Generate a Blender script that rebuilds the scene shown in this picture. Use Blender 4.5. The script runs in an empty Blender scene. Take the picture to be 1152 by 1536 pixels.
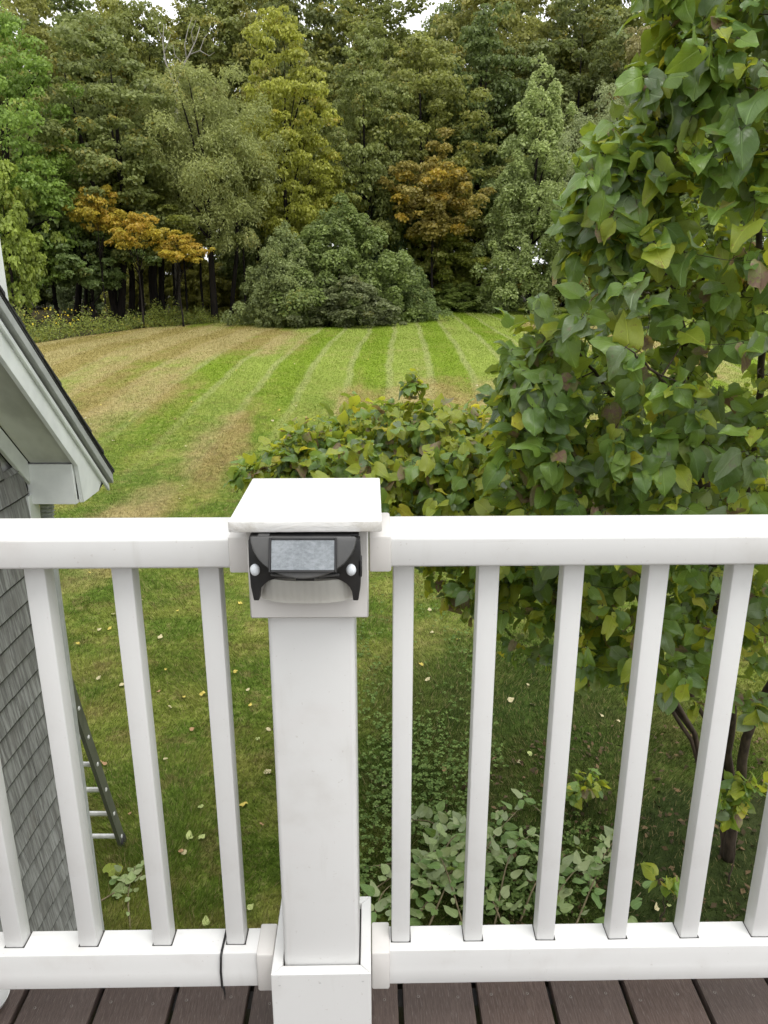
import bpy, bmesh, math, random
import numpy as np
from mathutils import Vector, Matrix

random.seed(7)
RNG = np.random.default_rng(11)
R = math.radians
SC = bpy.context.scene
COL = SC.collection

# ---------------------------------------------------------------- camera
CZ = 4.45                 # camera height above the grass below the deck
PITCH = R(17.3)
FPX = 1154.0              # focal length in pixels of the 1152 px wide photograph
cam_d = bpy.data.cameras.new('camera')
cam = bpy.data.objects.new('camera', cam_d)
COL.objects.link(cam)
cam.location = (0, 0, CZ)
cam.rotation_euler = (R(90) - PITCH, 0, 0)
cam_d.sensor_fit = 'HORIZONTAL'
cam_d.sensor_width = 36
cam_d.lens = 36 * FPX / 1152
cam_d.clip_start = 0.05
cam_d.clip_end = 3000
SC.camera = cam

# ---------------------------------------------------------------- light: a bright overcast day
SUN_EL, SUN_AZ = R(66), R(150)     # azimuth measured from +Y towards +X
world = bpy.data.worlds.new('World')
SC.world = world
world.use_nodes = True
wn = world.node_tree
bg = wn.nodes['Background']
sky = wn.nodes.new('ShaderNodeTexSky')
sky.sky_type = 'NISHITA'
sky.sun_disc = False
sky.sun_elevation = SUN_EL
sky.sun_rotation = SUN_AZ
sky.air_density = 1.0
sky.dust_density = 4.0
hs = wn.nodes.new('ShaderNodeHueSaturation')      # cloud cover takes the blue out of the sky
hs.inputs['Saturation'].default_value = 0.16
wn.links.new(sky.outputs[0], hs.inputs['Color'])
cloud = wn.nodes.new('ShaderNodeMix')             # even white cloud layer over the clear sky
cloud.data_type = 'RGBA'
cloud.inputs[0].default_value = .75
cloud.inputs[7].default_value = (6.6, 6.7, 6.8, 1)
wn.links.new(hs.outputs[0], cloud.inputs[6])
wn.links.new(cloud.outputs[2], bg.inputs[0])
bg.inputs[1].default_value = 0.15
sun_d = bpy.data.lights.new('sun', 'SUN')
sun_d.energy = 0.7
sun_d.angle = R(28)
sun_d.color = (1.0, 0.965, 0.91)
sun = bpy.data.objects.new('sun', sun_d)
COL.objects.link(sun)
sd = Vector((math.sin(SUN_AZ) * math.cos(SUN_EL), math.cos(SUN_AZ) * math.cos(SUN_EL), math.sin(SUN_EL)))
sun.rotation_euler = sd.to_track_quat('Z', 'Y').to_euler()
SC.view_settings.view_transform = 'Standard'
SC.view_settings.look = 'None'
SC.view_settings.exposure = 0.95
SC.view_settings.gamma = 1.0
SC.cycles.max_bounces = 6
SC.cycles.diffuse_bounces = 3
SC.cycles.transmission_bounces = 6
SC.cycles.transparent_max_bounces = 6
SC.cycles.adaptive_threshold = 0.02
SC.cycles.caustics_reflective = False
SC.cycles.caustics_refractive = False

# ---------------------------------------------------------------- geometry of the view (for laying out real positions)
SP, CP = math.sin(PITCH), math.cos(PITCH)


def ray(u, v):
    x = (u - 576) / FPX
    y = -(v - 768) / FPX
    return np.array([x, CP + y * SP, -SP + y * CP])


def at(u, v, Y):
    r = ray(u, v)
    p = r / r[1] * Y
    return Vector((p[0], p[1], p[2] + CZ))


def proj(P):
    P = np.atleast_2d(np.asarray(P, float)).copy()
    P[:, 2] -= CZ
    d = P[:, 1] * CP - P[:, 2] * SP
    up = P[:, 1] * SP + P[:, 2] * CP
    d = np.where(d < .05, .05, d)
    return np.stack([576 + FPX * P[:, 0] / d, 768 - FPX * up / d, d], 1)


def gz(x, y):
    """height of the land: level by the house, rising gently to the wood"""
    x = np.asarray(x, float)
    y = np.asarray(y, float)
    t = np.clip((y - 8) / 26, 0, 1)
    s = t * t * (3 - 2 * t)
    und = .035 * np.sin(.5 * x + 1.3) * np.sin(.43 * y + .5) + .02 * np.sin(1.3 * x + .7 * y)
    return 1.45 * s + und * np.clip((y - 2) / 8, 0.1, 1)


def g(x, y):
    return float(gz(x, y))


def atg(u, v):
    r = ray(u, v)
    lo, hi = 1.0, 300.0
    for _ in range(60):
        m = .5 * (lo + hi)
        p = r / r[1] * m
        if p[2] + CZ > g(p[0], p[1]):
            lo = m
        else:
            hi = m
    p = r / r[1] * lo
    return Vector((p[0], p[1], g(p[0], p[1])))


# ---------------------------------------------------------------- objects
def tag(o, label=None, cat=None, group=None, kind=None):
    if label: o['label'] = label
    if cat: o['category'] = cat
    if group: o['group'] = group
    if kind: o['kind'] = kind
    return o


def empty(name, loc=(0, 0, 0), rz=0.0):
    o = bpy.data.objects.new(name, None)
    o.empty_display_size = .2
    COL.objects.link(o)
    o.location = loc
    o.rotation_euler = (0, 0, rz)
    return o


def link(name, me, parent=None, loc=None, rot=None, scale=None):
    o = bpy.data.objects.new(name, me)
    COL.objects.link(o)
    if parent is not None: o.parent = parent
    if loc is not None: o.location = loc
    if rot is not None: o.rotation_euler = rot
    if scale is not None: o.scale = scale
    return o


class MB:
    """collects shapes, builds one mesh"""
    def __init__(s):
        s.v = []; s.f = []; s.mi = []

    def add(s, verts, faces, mi=0):
        b = len(s.v)
        s.v += [tuple(q) for q in verts]
        s.f += [tuple(i + b for i in fc) for fc in faces]
        s.mi += [mi] * len(faces)
        return s

    def box(s, lo, hi, mi=0):
        x0, y0, z0 = lo; x1, y1, z1 = hi
        return s.add([(x0, y0, z0), (x1, y0, z0), (x1, y1, z0), (x0, y1, z0), (x0, y0, z1), (x1, y0, z1), (x1, y1, z1), (x0, y1, z1)],
                     [(3, 2, 1, 0), (4, 5, 6, 7), (0, 1, 5, 4), (1, 2, 6, 5), (2, 3, 7, 6), (3, 0, 4, 7)], mi)

    def prism(s, pts, axis, a, b, mi=0):
        """extrude a closed 2-D outline along an axis (0 x, 1 y, 2 z) from a to b"""
        n = len(pts)
        def P(p, t):
            if axis == 0: return (t, p[0], p[1])
            if axis == 1: return (p[0], t, p[1])
            return (p[0], p[1], t)
        vs = [P(p, a) for p in pts] + [P(p, b) for p in pts]
        fs = [tuple(range(n))[::-1], tuple(range(n, 2 * n))] + [(i, (i + 1) % n, n + (i + 1) % n, n + i) for i in range(n)]
        return s.add(vs, fs, mi)

    def tube(s, pts, rad, n=7, mi=0, cap=True):
        pts = [Vector(p) for p in pts]
        if not hasattr(rad, '__len__'): rad = [rad] * len(pts)
        vs = []; fs = []
        ref = Vector((0.31, .77, .55)).normalized()
        for i, p in enumerate(pts):
            t = (pts[min(i + 1, len(pts) - 1)] - pts[max(i - 1, 0)])
            t = t.normalized() if t.length > 1e-9 else Vector((0, 0, 1))
            a = t.cross(ref)
            if a.length < .05: a = t.cross(Vector((1, 0, 0)))
            a.normalize(); b = t.cross(a)
            for k in range(n):
                an = 2 * math.pi * k / n
                vs.append(p + (a * math.cos(an) + b * math.sin(an)) * rad[i])
        for i in range(len(pts) - 1):
            for k in range(n):
                fs.append((i * n + k, i * n + (k + 1) % n, (i + 1) * n + (k + 1) % n, (i + 1) * n + k))
        if cap:
            fs.append(tuple(range(n))[::-1]); m = (len(pts) - 1) * n
            fs.append(tuple(range(m, m + n)))
        return s.add(vs, fs, mi)

    def mesh(s, name, mats, bevel=0, seg=2, smooth=False):
        me = bpy.data.meshes.new(name)
        me.from_pydata(s.v, [], s.f)
        if not isinstance(mats, (list, tuple)): mats = [mats]
        for m in mats: me.materials.append(m)
        if len(mats) > 1: me.polygons.foreach_set('material_index', s.mi)
        bm = bmesh.new(); bm.from_mesh(me)
        bmesh.ops.recalc_face_normals(bm, faces=bm.faces)
        if bevel:
            es = [e for e in bm.edges if len(e.link_faces) == 2 and e.calc_face_angle(0) > .5]
            bmesh.ops.bevel(bm, geom=es, offset=bevel, segments=seg, profile=.5, affect='EDGES', clamp_overlap=True)
        bm.to_mesh(me); bm.free()
        if bevel or smooth:
            me.polygons.foreach_set('use_smooth', [True] * len(me.polygons))
            if bevel or smooth != 'all':
                try: me.set_sharp_from_angle(angle=R(40))
                except Exception: pass
        me.update()
        return me

    def build(s, name, mats, parent=None, bevel=0, seg=2, smooth=False, **k):
        return link(name, s.mesh(name, mats, bevel, seg, smooth), parent, **k)


def bulk(name, V, nper, mats, attrs=None, mi=None, uv=None):
    """fast mesh of N separate faces with nper corners each; V is (N,nper,3)"""
    N = V.shape[0]
    me = bpy.data.meshes.new(name)
    me.vertices.add(N * nper); me.loops.add(N * nper); me.polygons.add(N)
    me.vertices.foreach_set('co', np.ascontiguousarray(V, np.float32).ravel())
    me.loops.foreach_set('vertex_index', np.arange(N * nper, dtype=np.int32))
    me.polygons.foreach_set('loop_start', np.arange(0, N * nper, nper, dtype=np.int32))
    for m in (mats if isinstance(mats, (list, tuple)) else [mats]): me.materials.append(m)
    if mi is not None: me.polygons.foreach_set('material_index', mi.astype(np.int32))
    me.update(calc_edges=True)
    for k, a in (attrs or {}).items():
        at_ = me.attributes.new(k, 'FLOAT', 'FACE')
        at_.data.foreach_set('value', a.astype(np.float32))
    return me


# ---------------------------------------------------------------- materials
class NT:
    def __init__(s, name):
        s.m = bpy.data.materials.new(name)
        s.m.use_nodes = True
        s.t = s.m.node_tree
        s.b = s.t.nodes['Principled BSDF']
        s.out = s.t.nodes['Material Output']

    def n(s, typ, **kw):
        nd = s.t.nodes.new(typ)
        for k, v in kw.items(): setattr(nd, k, v)
        return nd

    def put(s, sock, v):
        if isinstance(v, bpy.types.NodeSocket): s.t.links.new(v, sock)
        elif v is not None: sock.default_value = v

    def math(s, op, a, b=None, c=None, clamp=False):
        nd = s.n('ShaderNodeMath', operation=op, use_clamp=clamp)
        for i, x in enumerate((a, b, c)):
            if x is not None: s.put(nd.inputs[i], x)
        return nd.outputs[0]

    def noise(s, scale, vec=None, detail=4, rough=.55, dist=0):
        nd = s.n('ShaderNodeTexNoise')
        nd.inputs['Scale'].default_value = scale
        nd.inputs['Detail'].default_value = detail
        nd.inputs['Roughness'].default_value = rough
        nd.inputs['Distortion'].default_value = dist
        if vec is not None: s.t.links.new(vec, nd.inputs['Vector'])
        return nd.outputs['Fac']

    def mix(s, f, a, b, mode='MIX'):
        nd = s.n('ShaderNodeMix', data_type='RGBA', blend_type=mode)
        s.put(nd.inputs[0], f)
        for i, x in ((6, a), (7, b)):
            if isinstance(x, tuple) and len(x) == 3: x = (*x, 1)
            s.put(nd.inputs[i], x)
        return nd.outputs[2]

    def step(s, x, a, b):
        nd = s.n('ShaderNodeMapRange', interpolation_type='SMOOTHSTEP')
        s.put(nd.inputs[0], x)
        nd.inputs[1].default_value = a; nd.inputs[2].default_value = b
        return nd.outputs[0]

    def pos(s):
        return s.n('ShaderNodeNewGeometry').outputs['Position']

    def obj(s):
        return s.n('ShaderNodeTexCoord').outputs['Object']

    def attr(s, name):
        nd = s.n('ShaderNodeAttribute'); nd.attribute_name = name
        return nd.outputs['Fac']

    def scalev(s, vec, sc):
        nd = s.n('ShaderNodeMapping')
        s.t.links.new(vec, nd.inputs[0]); nd.inputs['Scale'].default_value = sc
        return nd.outputs[0]

    def bump(s, h, strength=.3, dist=.01):
        nd = s.n('ShaderNodeBump')
        nd.inputs['Strength'].default_value = strength
        nd.inputs['Distance'].default_value = dist
        s.t.links.new(h, nd.inputs['Height'])
        s.t.links.new(nd.outputs[0], s.b.inputs['Normal'])

    def set(s, color=None, rough=None, spec=None, metal=None):
        if color is not None:
            s.put(s.b.inputs['Base Color'], (*color, 1) if isinstance(color, tuple) and len(color) == 3 else color)
        if rough is not None: s.put(s.b.inputs['Roughness'], rough)
        if spec is not None: s.b.inputs['Specular IOR Level'].default_value = spec
        if metal is not None: s.b.inputs['Metallic'].default_value = metal
        return s.m

    def translucent(s, color, fac):
        tr = s.n('ShaderNodeBsdfTranslucent')
        s.put(tr.inputs[0], color)
        mx = s.n('ShaderNodeMixShader')
        s.put(mx.inputs[0], fac)
        s.t.links.new(s.b.outputs[0], mx.inputs[1])
        s.t.links.new(tr.outputs[0], mx.inputs[2])
        s.t.links.new(mx.outputs[0], s.out.inputs[0])


def plain(name, c1, c2=None, rough=.6, scale=6, bump=.0, stretch=(1, 1, 1), spec=.4, bscale=None):
    k = NT(name)
    v = k.scalev(k.obj(), stretch)
    f = k.noise(scale, v)
    k.set(k.mix(k.step(f, .3, .72), c1, c2 or tuple(x * .8 for x in c1)), rough, spec)
    if bump: k.bump(k.noise(bscale or scale * 4, v), bump, .005)
    return k.m


def vinyl(name, base=(.655, .652, .640)):
    k = NT(name)
    o = k.obj()
    n1 = k.noise(9, o, 6)
    n2 = k.noise(140, o, 2)
    streak = k.noise(30, k.scalev(o, (1, 1, .12)), 4)
    c = k.mix(k.step(n1, .50, .78), base, (base[0] * .90, base[1] * .885, base[2] * .87))
    c = k.mix(k.math('MULTIPLY', k.step(streak, .6, .82), .28), c, (.44, .42, .38))
    scuff = k.noise(14, k.scalev(o, (.25, 1, 3.0)), 5, .7, 1.0)
    c = k.mix(k.math('MULTIPLY', k.step(scuff, .66, .74), .28), c, (.40, .39, .37))
    pink = k.noise(5, o, 3)
    c = k.mix(k.math('MULTIPLY', k.step(pink, .55, .75), .35), c, (.62, .575, .56))
    c = k.mix(k.math('MULTIPLY', k.step(n2, .70, .76), .35), c, (.42, .38, .34))
    k.set(c, k.math('MULTIPLY_ADD', n1, .25, .33), .4)
    k.bump(k.noise(60, o, 3), .06, .002)
    return k.m


M = {}
M['vinyl'] = vinyl('white_vinyl')
M['vinyl_old'] = vinyl('aged_white_vinyl', (.60, .58, .555))
M['paint_grey'] = plain('grey_white_paint', (.74, .76, .745), (.64, .66, .65), .6, 7, .12)
M['soffit'] = plain('mildewed_soffit_paint', (.66, .66, .63), (.44, .44, .41), .75, 5, .12, (1, .6, .6))
M['drip'] = plain('grey_drip_edge', (.42, .43, .43), (.34, .35, .35), .45, 12)
M['roof'] = plain('black_roof_shingle', (.03, .03, .032), (.06, .058, .056), .95, 60, .6)
M['black'] = plain('black_plastic', (.016, .016, .017), (.028, .027, .026), .42, 30, .05)
M['darkgrey'] = plain('charcoal_plastic', (.068, .068, .068), (.088, .086, .083), .5, 25, .05)
M['gap'] = plain('dark_joint', (.05, .045, .04), (.03, .03, .03), .9, 20)
M['metal_olive'] = plain('weathered_olive_ladder_rail', (.105, .11, .082), (.07, .074, .055), .5, 14, .08, (1, 1, .3))
M['alu'] = plain('bare_aluminium', (.62, .62, .60), (.48, .48, .45), .4, 20, .05)
M['alu'].node_tree.nodes['Principled BSDF'].inputs['Metallic'].default_value = .15
M['rubber'] = plain('black_rubber', (.02, .02, .02), (.035, .033, .03), .8, 20)
M['bark'] = plain('tree_bark', (.055, .045, .036), (.022, .018, .015), .95, 3, .8, (3, 3, .5), .1, 9)
M['bark_dark'] = plain('dark_wet_bark', (.022, .018, .015), (.010, .009, .008), .95, 3, .8, (3, 3, .5), .1, 9)
M['bark_pale'] = plain('pale_dead_wood', (.36, .34, .31), (.22, .20, .18), .9, 3, .3, (3, 3, .5), .1)
M['twig'] = plain('shrub_bark', (.075, .055, .04), (.035, .026, .02), .85, 14, .5, (2, 2, .5), .2, 60)
M['stem'] = plain('cut_stem', (.20, .16, .09), (.12, .10, .05), .8, 30)
M['stake'] = plain('weathered_stake', (.30, .26, .2), (.2, .17, .13), .9, 14)


def deck_mat():
    k = NT('brown_composite_decking')
    o = k.obj()
    rnd = k.n('ShaderNodeObjectInfo').outputs['Random']
    gr = k.noise(26, k.scalev(o, (14, 1.1, 5)), 5, .7)
    fine = k.noise(46, k.scalev(o, (9, .9, 5)), 3, .6)
    big = k.noise(3.2, o, 3)
    c = k.mix(k.step(gr, .35, .7), (.066, .041, .033), (.130, .089, .072))
    c = k.mix(k.math('MULTIPLY', k.step(big, .45, .7), .5), c, (.075, .067, .064))
    c = k.mix(k.math('MULTIPLY', rnd, .55), c, (.075, .062, .058))
    c = k.mix(k.math('MULTIPLY', k.step(fine, .56, .70), .55), c, (.185, .155, .138))
    k.set(c, .62, .35)
    k.bump(k.math('ADD', gr, k.math('MULTIPLY', fine, .5)), .55, .003)
    return k.m


M['deck'] = deck_mat()


def shingle_mat():
    k = NT('weathered_cedar_shingle')
    o = k.pos()
    rnd = k.n('ShaderNodeObjectInfo').outputs['Random']
    offs = k.n('ShaderNodeVectorMath', operation='ADD')
    k.t.links.new(o, offs.inputs[0]); 
    cmb = k.n('ShaderNodeCombineXYZ'); k.put(cmb.inputs[1], k.math('MULTIPLY', rnd, 30)); k.t.links.new(cmb.outputs[0], offs.inputs[1])
    v = offs.outputs[0]
    st = k.noise(7, k.scalev(v, (1, 8, .7)), 6, .65)
    fi = k.noise(24, k.scalev(v, (1, 9, .5)), 4, .6)
    bl = k.noise(5, v, 4)
    c = k.mix(k.step(st, .36, .64), (.125, .122, .118), (.31, .313, .305))
    c = k.mix(k.math('MULTIPLY', k.step(fi, .5, .75), .4), c, (.07, .066, .062))
    c = k.mix(k.math('MULTIPLY', k.step(bl, .5, .72), .5), c, (.15, .14, .125))
    c = k.mix(k.math('MULTIPLY', rnd, .45), c, (.17, .17, .165))
    k.set(c, .85, .25)
    k.bump(k.math('ADD', st, fi), .5, .004)
    return k.m


M['shingle'] = shingle_mat()


# lawn colour shared by the soil sheet and the blades
PERIOD = 2.74
_l = at(610, 478, 48.0)
S0 = _l.x - .0225 * _l.y


def lawn_color(k, blade):
    sep = k.n('ShaderNodeSeparateXYZ')
    p = k.pos()
    k.t.links.new(p, sep.inputs[0])
    x, y = sep.outputs[0], sep.outputs[1]
    wob = k.math('MULTIPLY_ADD', k.noise(.35, p, 2), .36, -.18)
    s = k.math('ADD', k.math('SUBTRACT', x, k.math('MULTIPLY', y, .0225)), wob)
    ph = k.math('MULTIPLY', k.math('SUBTRACT', s, S0), 2 * math.pi / PERIOD)
    w = k.math('COSINE', ph)
    stripe = k.step(k.math('ADD', w, k.math('MULTIPLY_ADD', k.noise(1.3, p, 3), 1.6, -.8)), -.6, .6)
    edge = k.step(k.math('ABSOLUTE', w), .42, .1)
    n_big = k.noise(.16, p, 3, .6)
    n_mid = k.noise(.9, p, 4, .6)
    n_fine = k.noise(9, p, 4, .7)
    n_st = k.noise(.5, k.scalev(p, (2.2, .22, 1)), 4, .6)

    def ell(cx, cy, rx, ry, rot=0.0):
        dx = k.math('SUBTRACT', x, cx); dy = k.math('SUBTRACT', y, cy)
        c_, s_ = math.cos(rot), math.sin(rot)
        a = k.math('ADD', k.math('MULTIPLY', dx, c_ / rx), k.math('MULTIPLY', dy, s_ / rx))
        b = k.math('ADD', k.math('MULTIPLY', dx, -s_ / ry), k.math('MULTIPLY', dy, c_ / ry))
        return k.step(k.math('ADD', k.math('MULTIPLY', a, a), k.math('MULTIPLY', b, b)), 1.3, .15)
    dry = k.math('MULTIPLY', ell(-11.5, 36, 8.5, 13, -.1), 1.35)
    for e in ((2.2, 22, 4.2, 4.5), (-3.9, 18, .9, 4.0, .12), (10.5, 40, 3.6, 17), (-8, 24, 2.5, 6), (-4.6, 12.8, 1.0, 3.0)):
        dry = k.math('MAXIMUM', dry, ell(*e))
    dry = k.math('ADD', k.math('MULTIPLY', dry, .74), k.math('MULTIPLY_ADD', n_mid, 1.3, -.62))
    dry = k.math('ADD', dry, k.math('MULTIPLY_ADD', n_st, 1.5, -.75))
    dry = k.math('ADD', dry, k.math('MULTIPLY_ADD', n_big, .7, -.35))
    dry = k.step(dry, .05, .95)
    green = k.mix(stripe, (.166, .248, .016), (.232, .300, .050))
    far = k.step(y, 12, 30)
    near = k.mix(k.step(n_mid, .38, .64), (.094, .148, .018), (.190, .222, .040))
    green = k.mix(far, near, green)
    green = k.mix(k.math('MULTIPLY', edge, k.math('MULTIPLY', far, .5)), green, (.35, .36, .16))
    brown = k.mix(stripe, (.305, .220, .090), (.365, .280, .135))
    c = k.mix(k.math('MULTIPLY', dry, .78), green, brown)
    # straw and thatch
    c = k.mix(k.math('MULTIPLY', k.step(n_fine, .5, .75), .45 if not blade else .3), c, (.30, .25, .12) if not blade else (.30, .28, .12))
    thatch = k.step(k.math('ADD', k.noise(2.6, p, 4, .65), k.math('MULTIPLY', k.noise(21, p, 2), .35)), .68, .86)
    c = k.mix(k.math('MULTIPLY', thatch, k.math('MULTIPLY_ADD', far, -.36, .45)), c, (.19, .135, .06))
    # worn bare soil with leaf litter under the shrubs
    soil = ell(3.2, 4.5, 1.9, 1.7)
    soil = k.step(k.math('ADD', soil, k.math('MULTIPLY_ADD', n_mid, .9, -.45)), .3, .7)
    c = k.mix(soil, c, (.040, .032, .018) if not blade else (.05, .065, .016))
    painted_shade = ell(1.5, 6.0, 2.3, 3.4)                # lusher grass by the shrubs, with their shade painted into its colour
    c = k.mix(k.math('MULTIPLY', painted_shade, .78), c, (.034, .058, .011))
    c2 = k.mix(k.step(n_fine, .3, .62), tuple([.5] * 3), (1.1, 1.1, 1.1))
    if not blade: c = k.mix(.75, c, c2, 'MULTIPLY')
    return c, n_fine


def lawn_mat():
    k = NT('mown_lawn')
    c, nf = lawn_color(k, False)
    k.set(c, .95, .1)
    k.bump(k.noise(40, k.pos(), 4, .7), .9, .03)
    return k.m


def blade_mat():
    k = NT('grass_blades')
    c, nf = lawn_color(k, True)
    t = k.attr('tint')
    c = k.mix(k.step(t, .8, .95), c, (.22, .19, .09))
    c = k.mix(1.0, c, k.mix(t, (.62, .62, .62), (1.35, 1.35, 1.25)), 'MULTIPLY')
    k.set(c, .6, .2)
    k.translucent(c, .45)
    return k.m


M['lawn'] = lawn_mat()
M['blade'] = blade_mat()


def soil_mat():
    k = NT('forest_floor')
    p = k.pos()
    c = k.mix(k.step(k.noise(.8, p, 5), .35, .65), (.035, .028, .017), (.06, .058, .022))
    c = k.mix(k.step(k.noise(14, p, 4), .5, .7), c, (.085, .065, .034))
    k.set(c, .95, .1)
    k.bump(k.noise(18, p, 4), .8, .05)
    return k.m


M['floor'] = soil_mat()


def tree_leaf_mat(name='forest_leaves', trans=.5):
    """object colour = leaf colour, object alpha = share of turned leaves; 'tint' and 'aut' are leaf-to-leaf differences"""
    k = NT(name)
    oi = k.n('ShaderNodeObjectInfo')
    t, a = k.attr('tint'), k.attr('aut')
    c = k.mix(1.0, oi.outputs['Color'], k.mix(t, (.62, .64, .55), (2.25, 2.12, 1.75)), 'MULTIPLY')
    m = k.math('SUBTRACT', k.math('ADD', oi.outputs['Alpha'], a), 1.0)
    turned = k.mix(k.step(t, .3, .9), (.52, .40, .05), (.55, .36, .06))
    c = k.mix(k.step(m, -.12, .22), c, turned)
    k.set(c, .48, .5)
    k.translucent(c, trans)
    return k.m


M['tleaf'] = tree_leaf_mat()


def big_leaf_mat(name, top, top2, under, spot, spot_amt, gloss=.24, trans=.36, tcol=(.36, .46, .04)):
    k = NT(name)
    uvn = k.n('ShaderNodeUVMap')
    uv = uvn.outputs[0]
    sep = k.n('ShaderNodeSeparateXYZ'); k.t.links.new(uv, sep.inputs[0])
    au = k.math('ABSOLUTE', k.math('SUBTRACT', sep.outputs[0], .5))
    rib = k.step(au, .035, .008)
    vv = k.math('SUBTRACT', sep.outputs[1], k.math('MULTIPLY', au, .9))
    side = k.step(k.math('COSINE', k.math('MULTIPLY', vv, 46)), .90, 1.0)
    p = k.pos()
    n1 = k.noise(5, p, 3)
    n2 = k.noise(55, p, 4, .7)
    n3 = k.noise(16, p, 3)
    c = k.mix(k.step(n1, .35, .65), top, top2)
    vein = k.math('MAXIMUM', rib, k.math('MULTIPLY', side, .45))
    c = k.mix(k.math('MULTIPLY', vein, .7), c, tuple(min(1, x * 1.5 + .02) for x in top2))
    sp = k.math('MULTIPLY', k.step(k.math('ADD', n2, k.math('MULTIPLY', n3, .6)), .98 - spot_amt * .28, 1.06 - spot_amt * .2), min(1, .35 + spot_amt))
    c = k.mix(sp, c, spot)
    back = k.n('ShaderNodeNewGeometry').outputs['Backfacing']
    cu = k.mix(sp, under, spot)
    c = k.mix(back, c, cu)
    k.set(c, k.math('MULTIPLY_ADD', n3, .22, gloss), .55)
    k.bump(k.math('ADD', k.math('MULTIPLY', vein, -1.2), k.noise(38, p, 3)), .6, .004)
    k.translucent(k.mix(sp, tcol, spot), trans)
    return k.m


LM = [
    big_leaf_mat('deep_green_leaf', (.090, .165, .042), (.128, .215, .054), (.190, .250, .075), (.18, .12, .05), .05),
    big_leaf_mat('mid_green_leaf', (.132, .232, .042), (.185, .285, .055), (.225, .285, .075), (.20, .15, .05), .12),
    big_leaf_mat('grey_green_leaf', (.120, .182, .085), (.170, .222, .118), (.200, .255, .115), (.24, .17, .11), .22),
    big_leaf_mat('yellow_green_leaf', (.240, .310, .034), (.315, .360, .046), (.32, .36, .06), (.28, .16, .04), .25, .36, .42, (.64, .66, .05)),
    big_leaf_mat('mottled_bronze_leaf', (.185, .205, .065), (.225, .190, .105), (.26, .21, .12), (.24, .145, .10), .75, .45, .3, (.45, .34, .07)),
    big_leaf_mat('yellow_leaf', (.47, .43, .05), (.42, .42, .06), (.45, .43, .07), (.34, .17, .035), .3, .4, .45, (.85, .74, .06)),
]
LM_PALE = [
    big_leaf_mat('cut_leaf_pale', (.20, .275, .095), (.27, .34, .135), (.29, .34, .16), (.2, .2, .08), .0, .5, .2),
    big_leaf_mat('cut_leaf_green', (.10, .185, .040), (.15, .235, .06), (.22, .27, .13), (.2, .2, .08), .0, .45, .2),
]
FALLEN = [
    plain('fallen_leaf_cream', (.46, .42, .25), (.36, .30, .15), .7, 20),
    plain('fallen_leaf_yellow', (.50, .42, .08), (.40, .30, .06), .7, 20),
    plain('fallen_leaf_tan', (.34, .20, .10), (.27, .16, .08), .8, 20),
    plain('fallen_leaf_lime', (.27, .33, .10), (.33, .36, .14), .7, 20),
]

# ================================================================ THE LAND
EDGE_PIX = [(0, 520), (60, 514), (200, 494), (330, 484), (400, 484), (470, 482), (540, 476), (600, 470), (650, 466), (750, 462), (830, 460)]
EDGE = [(p.x, p.y) for p in (atg(u, v) for u, v in EDGE_PIX)]
EDGE = [(-60, 14), (-30, 25)] + EDGE + [(45, 78), (80, 60)]
EX = np.array([e[0] for e in EDGE]); EY = np.array([e[1] for e in EDGE])


def yedge(x):
    return np.interp(x, EX, EY)


def grid_mesh(name, xs, ys, zfun, mat, yfun=None):
    X, T = np.meshgrid(xs, ys)
    Y = T if yfun is None else yfun(X, T)
    Z = zfun(X, Y)
    V = np.stack([X, Y, Z], -1).reshape(-1, 3)
    n, m = len(xs), len(ys)
    f = [(j * n + i, j * n + i + 1, (j + 1) * n + i + 1, (j + 1) * n + i) for j in range(m - 1) for i in range(n - 1)]
    me = bpy.data.meshes.new(name); me.from_pydata(V.tolist(), [], f); me.materials.append(mat)
    me.polygons.foreach_set('use_smooth', [True] * len(f))
    return me


xs = np.concatenate([np.linspace(-900, -70, 12), np.linspace(-60, 60, 61), np.linspace(70, 900, 12)])
ys = np.concatenate([np.linspace(-300, -12, 8), np.linspace(-8, 120, 65), np.linspace(140, 1200, 14)])
o = link('ground', grid_mesh('ground', xs, ys, lambda X, Y: gz(X, Y) - .05, M['floor']))
tag(o, 'dark leaf-littered forest floor behind the lawn', 'ground', kind='structure')
xs = np.linspace(-40, 40, 161)
ts = np.linspace(0, 1, 130)
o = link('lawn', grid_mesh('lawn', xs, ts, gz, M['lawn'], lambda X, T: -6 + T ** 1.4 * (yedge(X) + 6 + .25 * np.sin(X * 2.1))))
tag(o, 'mown lawn with pale stripes and dry brown patches', 'lawn', kind='structure')

# grass blades, thinning out with distance
N = 580000
y = 3.4 * (66 / 3.4) ** RNG.random(N)
x = (RNG.random(N) * 2 - 1) * (.53 * y + .6)
pu = proj(np.stack([x, y, gz(x, y)], 1))
keep = (y < yedge(x) - .2) & (pu[:, 0] > -30) & (pu[:, 0] < 1180) & (pu[:, 1] < 1440) & ~((x < -1.75) & (y < 3.8))
soilm = ((x - 3.2) / 1.9) ** 2 + ((y - 4.5) / 1.7) ** 2
keep &= (RNG.random(N) < np.clip(soilm - .25, .22, 1))
x, y = x[keep], y[keep]; N = len(x)
z = gz(x, y)
patch = np.sin(x * 2.3 + np.sin(y * 1.1)) * np.sin(y * 1.9 + x * .7) + .6 * np.sin(x * 6.1 + 1) * np.sin(y * 5.3)
h = (.018 + .028 * RNG.random(N)) * (1 + .3 * patch) + .0006 * y
h = np.where(y < 9, h * 1.25, h)
an = RNG.random(N) * 2 * np.pi
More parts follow.
